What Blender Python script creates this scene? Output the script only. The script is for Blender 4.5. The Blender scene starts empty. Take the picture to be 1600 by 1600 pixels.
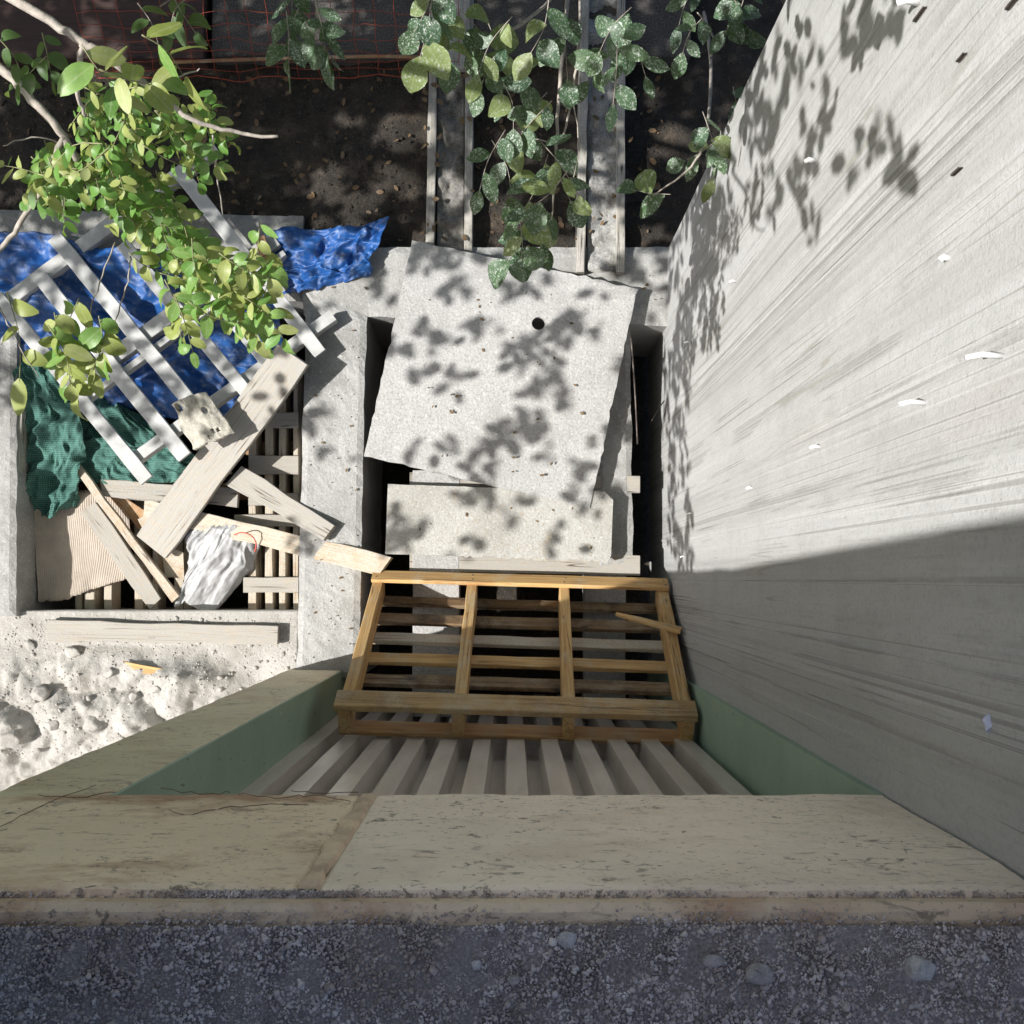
import bpy, bmesh, math, random
from math import radians, sin, cos, tan, pi, sqrt
from mathutils import Vector, Matrix, noise
import numpy as np

random.seed(7)
R = random.Random(11)
scene = bpy.context.scene
col = scene.collection

# ------------------------------------------------------------------ camera
F = 1602.0; CAMH = 4.18; TILT = math.atan(103.0 / F)
cam_d = bpy.data.cameras.new('camera'); cam = bpy.data.objects.new('camera', cam_d)
col.objects.link(cam); scene.camera = cam
cam.location = (0, 0, CAMH); cam.rotation_euler = (TILT, 0, 0)
cam_d.sensor_fit = 'HORIZONTAL'; cam_d.sensor_width = 36.0
cam_d.lens = 36.0 * F / 1600.0; cam_d.clip_start = 0.02; cam_d.clip_end = 400

# ------------------------------------------------------------------ light
ELEV = radians(48)
LDIR = Vector((0.968, 0.251, 0)).normalized() * cos(ELEV) + Vector((0, 0, -sin(ELEV)))   # way the light travels
world = bpy.data.worlds.new('World'); scene.world = world; world.use_nodes = True
wn = world.node_tree.nodes; wl = world.node_tree.links
bg = wn['Background']; sky = wn.new('ShaderNodeTexSky'); sky.sky_type = 'NISHITA'
sky.sun_disc = False; sky.dust_density = 3.0; sky.ozone_density = 0.5; sky.air_density = 0.8; sky.sun_elevation = ELEV
sky.sun_rotation = math.atan2(-LDIR.x, -LDIR.y)
wl.new(sky.outputs[0], bg.inputs[0]); bg.inputs[1].default_value = 0.097
sun_d = bpy.data.lights.new('sun', 'SUN'); sun_d.energy = 5.0; sun_d.angle = radians(0.53)
sun_d.color = (1.0, 0.98, 0.94)
sun = bpy.data.objects.new('sun', sun_d); col.objects.link(sun)
sun.rotation_euler = LDIR.to_track_quat('-Z', 'Y').to_euler()
scene.view_settings.view_transform = 'Standard'; scene.view_settings.look = 'None'
scene.view_settings.exposure = 0.6; scene.view_settings.gamma = 1.0
scene.view_settings.use_curve_mapping = False
scene.render.engine = 'CYCLES'
scene.cycles.max_bounces = 6; scene.cycles.diffuse_bounces = 4; scene.cycles.glossy_bounces = 2; scene.cycles.transmission_bounces = 3

# ------------------------------------------------------------------ pixel -> world
CO = Vector((0, 0, CAMH)); CR = Matrix.Rotation(TILT, 3, 'X')
def ray(x, y):
    return CR @ Vector(((x - 800) / F, (800 - y) / F, -1.0))
def P(x, y, z=0.0):
    d = ray(x, y); t = (z - CAMH) / d.z
    return CO + d * t
def PX(x, y, X):
    d = ray(x, y); return CO + d * (X / d.x)
def PY(x, y, Y):
    d = ray(x, y); return CO + d * (Y / d.y)
def to_px(p):
    q = CR.transposed() @ (Vector(p) - CO)
    if q.z > -1e-4: return (1e6, 1e6)
    return (800 + F * q.x / -q.z, 800 - F * q.y / -q.z)

# ------------------------------------------------------------------ materials
def new_mat(name):
    m = bpy.data.materials.new(name); m.use_nodes = True
    nt = m.node_tree; b = nt.nodes['Principled BSDF']
    return m, nt, b
class NT:
    def __init__(s, nt): s.nt = nt; s.n = nt.nodes; s.l = nt.links
    def node(s, t, **kw):
        n = s.n.new(t)
        for k, v in kw.items(): setattr(n, k, v)
        return n
    def link(s, a, b): s.l.new(a, b)
    def coord(s, scale=(1, 1, 1), out='Object', rnd=False):
        tc = s.node('ShaderNodeTexCoord'); mp = s.node('ShaderNodeMapping')
        mp.inputs['Scale'].default_value = scale
        s.link(tc.outputs[out], mp.inputs['Vector'])
        if rnd:
            oi = s.node('ShaderNodeObjectInfo'); mu = s.node('ShaderNodeMath', operation='MULTIPLY')
            mu.inputs[1].default_value = 37.0
            s.link(oi.outputs['Random'], mu.inputs[0]); s.link(mu.outputs[0], mp.inputs['Location'])
        return mp.outputs[0]
    def noise(s, vec, scale, detail=6, rough=.6, dist=0.0, col=False):
        n = s.node('ShaderNodeTexNoise'); n.inputs['Scale'].default_value = scale
        n.inputs['Detail'].default_value = detail; n.inputs['Roughness'].default_value = rough
        n.inputs['Distortion'].default_value = dist
        s.link(vec, n.inputs['Vector']); return n.outputs['Color' if col else 'Fac']
    def voro(s, vec, scale, feature='F1', out='Distance', rand=1.0):
        n = s.node('ShaderNodeTexVoronoi', feature=feature); n.inputs['Scale'].default_value = scale
        n.inputs['Randomness'].default_value = rand
        s.link(vec, n.inputs['Vector']); return n.outputs[out]
    def ramp(s, fac, stops, interp='LINEAR'):
        n = s.node('ShaderNodeValToRGB'); cr = n.color_ramp; cr.interpolation = interp
        while len(cr.elements) < len(stops): cr.elements.new(0.5)
        for e, (p, c) in zip(cr.elements, stops):
            e.position = p
            e.color = (c, c, c, 1) if isinstance(c, (int, float)) else (*c, 1)
        s.link(fac, n.inputs[0]); return n.outputs[0]
    def mix(s, fac, a, b, blend='MIX'):
        n = s.node('ShaderNodeMix', data_type='RGBA', blend_type=blend)
        for inp, v in ((n.inputs[0], fac), (n.inputs[6], a), (n.inputs[7], b)):
            if isinstance(v, (int, float)): inp.default_value = v if inp == n.inputs[0] else (v, v, v, 1)
            elif isinstance(v, tuple): inp.default_value = (*v, 1)
            else: s.link(v, inp)
        return n.outputs[2]
    def math(s, op, a, b=None):
        n = s.node('ShaderNodeMath', operation=op)
        for i, v in enumerate((a, b)):
            if v is None: continue
            if isinstance(v, (int, float)): n.inputs[i].default_value = v
            else: s.link(v, n.inputs[i])
        return n.outputs[0]
    def bump(s, h, strength, dist, b, prev=None):
        n = s.node('ShaderNodeBump'); n.inputs['Strength'].default_value = strength
        n.inputs['Distance'].default_value = dist; s.link(h, n.inputs['Height'])
        if prev: s.link(prev, n.inputs['Normal'])
        if b: s.link(n.outputs[0], b.inputs['Normal'])
        return n.outputs[0]

def mat_concrete(name, light=(.345, .342, .33), dark=(.225, .222, .21), speck=.5, rough=.9, big=5.0, grit=(.22, .21, .20)):
    m, nt, b = new_mat(name); N = NT(nt)
    v = N.coord(out='Object', rnd=True)
    c = N.ramp(N.noise(v, big, 8, .65), [(.3, dark), (.52, light), (.8, tuple(min(.8, x * 1.12) for x in light))])
    fine = N.noise(v, 125, 3, .75)
    c = N.mix(N.ramp(fine, [(.38, speck), (.50, 0.0)]), c, grit)
    c = N.mix(N.ramp(N.noise(v, 75, 3, .7), [(.56, 0.0), (.68, .55)]), c, tuple(min(.72, x * 1.45) for x in light))
    pits = N.voro(v, 55)
    pm = N.ramp(pits, [(.06, 1.0), (.13, 0.0)])
    pk = N.ramp(N.noise(v, 14, 3), [(.5, 0.0), (.6, .7)])
    c = N.mix(N.math('MULTIPLY', pm, pk), c, tuple(x * .45 for x in dark))
    nt.links.new(c, b.inputs['Base Color']); b.inputs['Roughness'].default_value = rough
    h1 = N.bump(N.noise(v, 95, 4, .75), .8, .006, None)
    N.bump(N.noise(v, 12, 6, .6), .5, .012, b, h1)
    return m

def mat_wood(name, c1, c2, c3, dust=0.0, dustcol=(.62, .59, .53), rough=.75, knots=True, stain=0.0):
    m, nt, b = new_mat(name); N = NT(nt)
    v = N.coord((1.6, 26, 26), rnd=True)
    g = N.noise(v, 2.2, 7, .65, .6)
    c = N.ramp(g, [(.28, c3), (.45, c1), (.6, c2), (.78, c1)])
    v3 = N.coord((2.2, 120, 60), rnd=True)
    gr = N.noise(v3, 2.0, 4, .6)
    c = N.mix(N.ramp(gr, [(.33, .55), (.5, 0.0)]), c, c3)
    v2 = N.coord(rnd=True)
    ck = N.math('ABSOLUTE', N.math('SUBTRACT', N.noise(N.coord((.9, 34, 34), rnd=True), 1.0, 2, .5), .5))
    ckm = N.math('MULTIPLY', N.ramp(ck, [(.004, 1.0), (.014, 0.0)]), N.ramp(N.noise(N.coord((1.5, 5, 5), rnd=True), 2.0, 2), [(.5, 0.0), (.58, .9)]))
    if knots:
        k = N.voro(N.coord((3, 12, 12), rnd=True), 1.7)
        c = N.mix(N.ramp(k, [(.05, .85), (.13, 0.0)]), c, tuple(x * .4 for x in c3))
    if stain:
        c = N.mix(N.ramp(N.noise(v2, 6, 6, .7), [(.48, 0.0), (.62, stain)]), c, (.05, .035, .025))
    if dust:
        dm = N.noise(v2, 9, 8, .72)
        f = N.ramp(dm, [(.28 + .36 * dust, .96), (.46 + .40 * dust, .08)])
        f2 = N.math('MULTIPLY', f, N.ramp(N.noise(v2, 110, 3, .75), [(.36, .35), (.52, 1.0)]))
        f2 = N.math('MULTIPLY', f2, N.ramp(gr, [(.30, .35), (.46, 1.0)]))
        c = N.mix(f2, c, dustcol)
    c = N.mix(ckm, c, tuple(x * .35 for x in c3))
    nt.links.new(c, b.inputs['Base Color']); b.inputs['Roughness'].default_value = rough
    h = N.bump(gr, .5, .003, None)
    N.bump(N.noise(v2, 120, 3, .7), .25 + .3 * dust, .003, b, h)
    return m

def mat_plain(name, c, rough=.6, var=.25, scale=20, metal=0.0, bump=.2, bscale=80):
    m, nt, b = new_mat(name); N = NT(nt); v = N.coord(rnd=True)
    cc = N.ramp(N.noise(v, scale, 6, .65), [(.3, tuple(x * (1 - var) for x in c)), (.7, tuple(min(.85, x * (1 + var)) for x in c))])
    nt.links.new(cc, b.inputs['Base Color']); b.inputs['Roughness'].default_value = rough
    b.inputs['Metallic'].default_value = metal
    N.bump(N.noise(v, bscale, 4, .6), bump, .003, b)
    return m

def mat_leaf(name, c1, c2, vein, speck=0.0, gloss=.45, trans=.35):
    m, nt, b = new_mat(name); N = NT(nt)
    oi = N.node('ShaderNodeObjectInfo')
    v = N.coord(rnd=True)
    base = N.mix(oi.outputs['Random'], c1, c2)
    base = N.mix(N.ramp(N.noise(v, 3.0, 4, .6), [(.4, 0.0), (.75, .45)]), base, tuple(x * .55 for x in c1))
    tc = N.node('ShaderNodeTexCoord'); sp = N.node('ShaderNodeSeparateXYZ'); N.link(tc.outputs['Object'], sp.inputs[0])
    ay = N.math('ABSOLUTE', sp.outputs[1])
    base = N.mix(N.ramp(N.math('MULTIPLY', ay, 26.0), [(.25, .55), (.6, 0.0)]), base, vein)
    if speck:
        s = N.voro(v, 15, out='Distance')
        sm = N.ramp(s, [(.24, 1.0), (.36, 0.0)])
        s2 = N.ramp(N.noise(v, 11, 4, .75), [(.55, 0.0), (.62, 1.0)])
        q = N.ramp(N.noise(v, 2.0, 3, .6), [(.35, .15), (.6, 1.0)])
        f = N.math('MULTIPLY', N.math('MULTIPLY', N.math('MAXIMUM', N.math('MULTIPLY', sm, .5), s2), q), speck)
        base = N.mix(f, base, (.62, .66, .60))
    nt.links.new(base, b.inputs['Base Color']); b.inputs['Roughness'].default_value = gloss
    tr = N.node('ShaderNodeBsdfTranslucent'); N.link(N.mix(.5, base, (.35, .45, .05)), tr.inputs[0])
    mx = N.node('ShaderNodeMixShader'); mx.inputs[0].default_value = trans
    out = nt.nodes['Material Output']
    N.link(b.outputs[0], mx.inputs[1]); N.link(tr.outputs[0], mx.inputs[2]); N.link(mx.outputs[0], out.inputs[0])
    return m

M = {}
M['concrete'] = mat_concrete('dusty_concrete')
M['concrete_old'] = mat_concrete('old_concrete', (.30, .295, .28), (.17, .165, .155), .5)
M['mortar'] = mat_concrete('mortar_rubble', (.37, .355, .33), (.26, .245, .22), .35, .95, 7, (.40, .37, .33))
M['ply'] = mat_concrete('cement_dusted_board', (.40, .395, .385), (.31, .305, .295), .85, .95, 3.5, (.27, .26, .25))
M['pine'] = mat_wood('pine', (.50, .29, .105), (.60, .38, .15), (.27, .13, .045), .10, (.5, .42, .28))
M['pine_old'] = mat_wood('weathered_pine', (.17, .10, .05), (.25, .16, .075), (.06, .035, .02), .15, (.30, .25, .18), stain=.95)
M['pine_face'] = mat_wood('scuffed_pine', (.42, .26, .11), (.52, .34, .15), (.20, .11, .05), .2, (.45, .37, .26), stain=.35)
M['pine_red'] = mat_wood('damp_reddish_pine', (.46, .25, .10), (.54, .32, .135), (.24, .11, .05), .10, (.4, .33, .25))
M['wood_dusty'] = mat_wood('dust_covered_wood', (.36, .29, .205), (.42, .35, .26), (.19, .14, .095), .80, (.31, .30, .278))
M['wood_half'] = mat_wood('half_dusty_wood', (.37, .25, .14), (.45, .32, .19), (.22, .12, .055), .62, (.43, .40, .34))
M['wood_brown'] = mat_wood('brown_wood', (.30, .16, .07), (.38, .22, .10), (.16, .08, .035), .1, (.5, .42, .32))
M['wood_grey'] = mat_wood('grey_wood', (.27, .25, .215), (.34, .315, .27), (.13, .12, .10), .25, (.45, .43, .39))
M['white_paint'] = mat_plain('white_paint', (.42, .42, .41), .65, .28, 9, 0, .25, 60)
M['bark'] = mat_plain('pale_bark', (.34, .30, .26), .85, .35, 60, 0, .6, 90)
M['bark_dark'] = mat_plain('dark_bark', (.14, .11, .085), .9, .35, 50, 0, .6, 90)
M['twig'] = mat_plain('green_twig', (.24, .24, .12), .7, .3, 60)
M['red_net'] = mat_plain('red_plastic', (.30, .05, .02), .6, .25, 30)  # red plastic, dulled in colour to suggest the shaded back edge
M['string'] = mat_plain('red_string', (.55, .08, .05), .6, .2, 30)
M['steel'] = mat_plain('dark_wire', (.12, .10, .09), .5, .3, 60, .6)
M['stone'] = mat_concrete('pale_stone', (.50, .49, .49), (.34, .33, .33), .4, .9, 30)
M['tie'] = mat_plain('white_plastic_tie', (.78, .78, .76), .5, .1, 40)
M['plaster_dark'] = mat_plain('house_render', (.42, .40, .36), .9, .2, 8)
M['leaf_bright'] = mat_leaf('fresh_leaf', (.12, .27, .05), (.24, .40, .10), (.34, .44, .2), .22)
M['leaf_yellow'] = mat_leaf('yellowish_leaf', (.29, .35, .08), (.42, .46, .17), (.48, .5, .26), .25)
M['leaf_dark'] = mat_leaf('dark_leaf', (.045, .10, .03), (.09, .16, .045), (.16, .22, .1), .1)
M['leaf_speck'] = mat_leaf('dust_speckled_leaf', (.035, .085, .045), (.07, .13, .055), (.13, .20, .10), 1.0, .5, .2)
M['leaf_pale'] = mat_leaf('pale_speckled_leaf', (.16, .22, .07), (.24, .30, .11), (.32, .36, .18), .9, .5, .3)
M['leaf_dry'] = mat_leaf('dry_leaf', (.10, .06, .03), (.20, .13, .07), (.16, .09, .04), .1, .8, .1)

M['fill'] = mat_concrete('dirt_fill', (.21, .20, .185), (.09, .085, .075), .7, .95, 14, (.07, .06, .05))
M['fill2'] = mat_concrete('rough_fill', (.34, .335, .32), (.16, .155, .145), .7, .95, 9, (.12, .11, .10))
M['path'] = mat_concrete('dirty_shade_path', (.065, .057, .05), (.03, .026, .022), .4)  # old dirty concrete, darkened further to stand in for shade under the canopy
# dark soil, its tone deepened further to stand in for canopy shade
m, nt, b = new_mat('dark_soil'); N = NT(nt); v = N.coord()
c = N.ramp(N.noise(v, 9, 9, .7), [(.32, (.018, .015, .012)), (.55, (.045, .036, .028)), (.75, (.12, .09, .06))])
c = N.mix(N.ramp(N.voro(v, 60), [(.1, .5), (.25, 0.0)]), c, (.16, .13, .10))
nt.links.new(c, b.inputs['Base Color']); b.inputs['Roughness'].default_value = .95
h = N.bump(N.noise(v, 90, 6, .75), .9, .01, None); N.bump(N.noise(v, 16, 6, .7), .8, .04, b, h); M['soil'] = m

# gravel bed and grains
m, nt, b = new_mat('gravel_bed'); N = NT(nt); v = N.coord()
c = N.ramp(N.noise(v, 240, 4, .7), [(.3, (.16, .145, .135)), (.55, (.32, .295, .28)), (.75, (.5, .47, .45))])
c = N.mix(N.ramp(N.noise(v, 7, 3), [(.45, 0.0), (.65, .35)]), c, (.16, .125, .11))
nt.links.new(c, b.inputs['Base Color']); b.inputs['Roughness'].default_value = .95
N.bump(N.noise(v, 300, 4, .7), .8, .004, b); M['gravel_bed'] = m
m, nt, b = new_mat('gravel_grain'); N = NT(nt); v = N.coord()
c = N.ramp(N.voro(v, 130, out='Color'), [(.0, (.21, .185, .175)), (.5, (.45, .40, .385)), (.85, (.62, .575, .555)), (1.0, (.8, .77, .74))])
c = N.mix(N.ramp(N.noise(v, 6, 3), [(.48, 0.0), (.66, .5)]), c, (.30, .235, .19))
nt.links.new(c, b.inputs['Base Color']); b.inputs['Roughness'].default_value = .92; M['grain'] = m

# tall cast wall: vertical streaks
m, nt, b = new_mat('cast_wall'); N = NT(nt)
v = N.coord(); vb = N.coord((1, 4.2, .07)); vs = N.coord((1, 14, .28)); vl = N.coord((1, 11, .035))
c = N.ramp(N.noise(vb, 1.5, 5, .6), [(.36, (.27, .272, .27)), (.45, (.375, .377, .37)), (.58, (.41, .412, .41)), (.70, (.44, .443, .447))])
c = N.mix(N.ramp(N.noise(vs, 1.2, 6, .65), [(.36, .34), (.50, 0.0)]), c, (.28, .277, .268))
c = N.mix(N.ramp(N.noise(N.coord((1, 5, .5)), 1.0, 5, .65), [(.58, 0.0), (.70, .4)]), c, (.36, .315, .295))
ln = N.math('ABSOLUTE', N.math('SUBTRACT', N.noise(vl, 1.0, 4, .6, .0), .5))
lg = N.ramp(N.noise(N.coord((1, 5, .9)), 2.0, 4, .65), [(.46, .05), (.58, 1.0)])
c = N.mix(N.math('MULTIPLY', N.ramp(ln, [(.004, .5), (.020, 0.0)]), lg), c, (.21, .205, .19))
l2 = N.math('ABSOLUTE', N.math('SUBTRACT', N.noise(N.coord((1, 7, .012)), 1.0, 4, .65), .5))
l2g = N.ramp(N.noise(N.coord((1, 9, .6)), 2.0, 4, .7), [(.36, .15), (.52, 1.0)])
c = N.mix(N.math('MULTIPLY', N.ramp(l2, [(.002, .6), (.010, 0.0)]), l2g), c, (.19, .185, .175))
c = N.mix(N.math('MULTIPLY', N.ramp(N.math('ABSOLUTE', N.math('SUBTRACT', l2, .012)), [(.001, .6), (.005, 0.0)]), l2g), c, (.50, .50, .49))
dr = N.math('ABSOLUTE', N.math('SUBTRACT', N.noise(N.coord((1, 14, .5)), 1.0, 2, .5, .0), .47))
dg = N.ramp(N.noise(N.coord((1, 1.2, 1.2)), 1.4, 2), [(.52, 0.0), (.62, .7)])
c = N.mix(N.math('MULTIPLY', N.ramp(dr, [(.004, 1.0), (.014, 0.0)]), dg), c, (.25, .24, .21))
v4 = N.coord((1, 90, 6))
c = N.mix(N.ramp(N.noise(v4, 1.3, 4, .7), [(.33, .3), (.42, 0.0)]), c, (.27, .265, .25))
c = N.mix(N.ramp(N.noise(v, 5, 6, .7), [(.36, .35), (.5, 0.0)]), c, (.30, .298, .29))
c = N.mix(N.ramp(N.noise(v, 100, 3, .75), [(.36, .28), (.48, 0.0)]), c, (.22, .216, .205))
pit = N.math('MULTIPLY', N.ramp(N.voro(v, 42), [(.05, 1.0), (.10, 0.0)]), N.ramp(N.noise(v, 9, 2), [(.56, 0.0), (.64, .6)]))
c = N.mix(pit, c, (.15, .145, .14))
nt.links.new(c, b.inputs['Base Color']); b.inputs['Roughness'].default_value = .85
h = N.bump(N.noise(N.coord((1, 10, 2)), 4, 5, .6), .3, .008, None)
h = N.bump(N.math('MULTIPLY', N.ramp(ln, [(.0, 1.0), (.03, 0.0)]), lg), .6, .004, None, h)
h = N.bump(N.noise(N.coord((1, 30, 9)), 2.0, 5, .7), .35, .006, None, h)
N.bump(N.noise(v, 150, 3, .7), .45, .004, b, h); M['cast_wall'] = m

# cream render with dark flecks
def cream(name, base, dirt):
    m, nt, b = new_mat(name); N = NT(nt); v = N.coord()
    vf = N.coord((1.0, 1.0, 1.5))
    c = N.ramp(N.noise(v, 2.2, 7, .62), [(.3, tuple(x * .82 for x in base)), (.55, base), (.78, tuple(x * 1.07 for x in base))])
    c = N.mix(N.ramp(N.noise(N.coord((1, 1, 1.8)), 3.1, 6, .7), [(.50, 0.0), (.66, dirt)]), c, (.44, .27, .17))
    f = N.ramp(N.voro(vf, 28), [(.13, 1.0), (.21, 0.0)])
    f = N.math('MULTIPLY', N.ramp(N.noise(N.coord((1, 1, 1.4)), 42, 5, .75, .6), [(.575, 0.0), (.625, .9)]), N.ramp(N.noise(v, 6, 3), [(.40, .15), (.58, 1.0)]))
    f3 = N.math('MULTIPLY', N.ramp(N.noise(vf, 75, 4, .7), [(.60, 0.0), (.66, .85)]), N.ramp(N.noise(v, 4, 4), [(.42, .1), (.6, 1.0)]))
    f4 = N.math('MULTIPLY', N.ramp(N.noise(N.coord((.7, 1, 2.6)), 20, 6, .75, .8), [(.575, 0.0), (.64, .8)]), N.ramp(N.noise(v, 5, 4), [(.45, .0), (.6, 1.0)]))
    c = N.mix(N.math('MAXIMUM', f4, N.math('MAXIMUM', f, f3)), c, (.20, .165, .13))
    nt.links.new(c, b.inputs['Base Color']); b.inputs['Roughness'].default_value = .88
    h = N.bump(N.noise(vf, 70, 5, .7), .45, .006, None)
    N.bump(N.noise(v, 9, 4, .6), .4, .015, b, h); return m
M['cream'] = cream('cream_render', (.90, .77, .635), .25)
M['cream_left'] = cream('cream_render_worn', (.86, .70, .52), .9)
M['cream_pier'] = cream('olive_cream_render', (.74, .66, .48), .5)
M['cream_dirty'] = cream('dirty_cream_edge', (.70, .57, .42), 1.0)
# green paint
m, nt, b = new_mat('green_paint'); N = NT(nt); v = N.coord()
c = N.ramp(N.noise(v, 3, 6, .6), [(.3, (.25, .35, .27)), (.7, (.34, .45, .355))])
c = N.mix(N.ramp(N.noise(N.coord((1, 1, .35)), 60, 4, .7), [(.66, 0.0), (.70, .8)]), c, (.05, .06, .045))
c = N.mix(N.ramp(N.noise(N.coord((1, 1, .25)), 40, 3, .7), [(.68, 0.0), (.72, .6)]), c, (.5, .52, .45))
nt.links.new(c, b.inputs['Base Color']); b.inputs['Roughness'].default_value = .55
N.bump(N.noise(v, 30, 5, .6), .3, .006, b); M['green'] = m
# corrugated metal
m, nt, b = new_mat('painted_sheet_metal'); N = NT(nt); v = N.coord()
c = N.ramp(N.noise(N.coord((8, 1, 1)), 2.5, 6, .6), [(.3, (.50, .445, .395)), (.7, (.68, .62, .57))])
c = N.mix(N.ramp(N.noise(v, 30, 5, .7), [(.6, 0.0), (.72, .5)]), c, (.3, .26, .22))
nt.links.new(c, b.inputs['Base Color']); b.inputs['Roughness'].default_value = .30; b.inputs['Metallic'].default_value = .1
N.bump(N.noise(v, 18, 3), .12, .006, b); M['sheet_metal'] = m
# fabrics
def fabric(name, c1, c2, dust, scale, rough=.45, spec=.5, thread=.25):
    m, nt, b = new_mat(name); N = NT(nt); v = N.coord()
    c = N.ramp(N.noise(v, 8, 6, .65), [(.3, c1), (.7, c2)])
    w = N.node('ShaderNodeTexWave'); w.inputs['Scale'].default_value = scale; w.inputs['Distortion'].default_value = 1.5
    N.link(v, w.inputs['Vector'])
    c = N.mix(N.math('MULTIPLY', w.outputs['Fac'], thread), c, tuple(x * .25 for x in c1))
    d = N.ramp(N.noise(v, 22, 7, .75), [(.52, 0.0), (.66, dust)])
    c = N.mix(d, c, (.55, .57, .58))
    nt.links.new(c, b.inputs['Base Color']); b.inputs['Roughness'].default_value = rough
    h = N.bump(w.outputs['Fac'], .3, .002, None)
    N.bump(N.noise(v, 9, 3, .5, .6), .35, .015, b, h); return m
M['tarp'] = fabric('blue_tarpaulin', (.008, .055, .22), (.018, .11, .36), .30, 90, .42)
m, nt, b = new_mat('green_shade_net'); N = NT(nt); v = N.coord()
c = N.ramp(N.noise(v, 7, 5, .6), [(.3, (.05, .17, .14)), (.7, (.12, .31, .25))])
w1 = N.node('ShaderNodeTexWave', bands_direction='X'); w2 = N.node('ShaderNodeTexWave', bands_direction='Y')
for w_, sc in ((w1, 62), (w2, 40)):
    w_.inputs['Scale'].default_value = sc; w_.inputs['Distortion'].default_value = 2.5; w_.inputs['Detail Scale'].default_value = .4; N.link(v, w_.inputs['Vector'])
wv_ = N.math('MULTIPLY', w1.outputs['Fac'], w2.outputs['Fac'])
c = N.mix(N.ramp(wv_, [(.2, .7), (.5, 0.0)]), c, (.01, .035, .03))
c = N.mix(N.ramp(wv_, [(.6, 0.0), (.95, .45)]), c, (.24, .38, .33))
nt.links.new(c, b.inputs['Base Color']); b.inputs['Roughness'].default_value = .85
h = N.bump(wv_, .6, .003, None); N.bump(N.noise(v, 10, 4, .6, .8), .6, .015, b, h); M['net'] = m
m, nt, b = new_mat('crumpled_sack'); N = NT(nt); v = N.coord()
c = N.ramp(N.noise(v, 14, 6, .65), [(.3, (.28, .28, .285)), (.7, (.40, .40, .40))])
nt.links.new(c, b.inputs['Base Color']); b.inputs['Roughness'].default_value = .55
h = N.bump(N.voro(v, 26, feature='F1'), .35, .006, None); N.bump(N.noise(v, 22, 4, .6, 1.0), .3, .006, b, h); M['sack'] = m
M['cardboard'] = mat_plain('dusty_cardboard', (.40, .345, .29), .9, .12, 12, 0, .3, 90)
M['old_block'] = mat_concrete('pale_block', (.43, .41, .35), (.31, .29, .24), .35, .9, 14)
M['red_board_shade'] = mat_wood('shade_darkened_red_board', (.045, .022, .017), (.06, .03, .022), (.025, .013, .01), .0)  # reddish board, colour lowered to imitate the shade of the tree overhead

# ------------------------------------------------------------------ object helpers
def tag(o, label=None, cat=None, group=None, kind=None):
    if label: o['label'] = label
    if cat: o['category'] = cat
    if group: o['group'] = group
    if kind: o['kind'] = kind
    return o
def empty(name, loc, label=None, cat=None, group=None):
    o = bpy.data.objects.new(name, None); col.objects.link(o); o.location = loc
    o.empty_display_size = .05
    return tag(o, label, cat, group)
def link_obj(name, me, mw=None, parent=None):
    o = bpy.data.objects.new(name, me); col.objects.link(o)
    mw = mw or Matrix.Identity(4)
    if parent is not None:
        o.parent = parent
        o.matrix_basis = world_of(parent).inverted() @ mw
    else:
        o.matrix_basis = mw
    return o
def world_of(o):
    m = o.matrix_basis.copy() if o.type != 'EMPTY' else Matrix.Translation(o.location)
    if o.parent is not None: m = world_of(o.parent) @ m
    return m
def mesh(name, verts, faces, mat, smooth=False):
    me = bpy.data.meshes.new(name); me.from_pydata([tuple(v) for v in verts], [], faces)
    if mat: me.materials.append(mat)
    if smooth: me.polygons.foreach_set('use_smooth', [True] * len(me.polygons))
    me.update(); return me
def bm_mesh(name, bm, mat, smooth=False):
    bmesh.ops.recalc_face_normals(bm, faces=bm.faces)
    me = bpy.data.meshes.new(name); bm.to_mesh(me); bm.free()
    if mat: me.materials.append(mat)
    if smooth: me.polygons.foreach_set('use_smooth', [True] * len(me.polygons))
    return me
def frame(o, x, n):
    x = x.normalized(); n = (n - x * n.dot(x)).normalized(); y = n.cross(x)
    return Matrix(((x.x, y.x, n.x, o.x), (x.y, y.y, n.y, o.y), (x.z, y.z, n.z, o.z), (0, 0, 0, 1)))
def box_mesh(name, sx, sy, sz, mat, bevel=.0, center=(0, 0, 0)):
    bm = bmesh.new(); bmesh.ops.create_cube(bm, size=1)
    for v in bm.verts: v.co = Vector((v.co.x * sx + center[0], v.co.y * sy + center[1], v.co.z * sz + center[2]))
    if bevel: bmesh.ops.bevel(bm, geom=bm.edges[:], offset=bevel, segments=1, affect='EDGES')
    return bm_mesh(name, bm, mat)
def box_obj(name, lo, hi, mat, parent=None, bevel=.004):
    lo = Vector(lo); hi = Vector(hi); c = (lo + hi) / 2; s = hi - lo
    return link_obj(name, box_mesh(name, s.x, s.y, s.z, mat, bevel), Matrix.Translation(c), parent)
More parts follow.
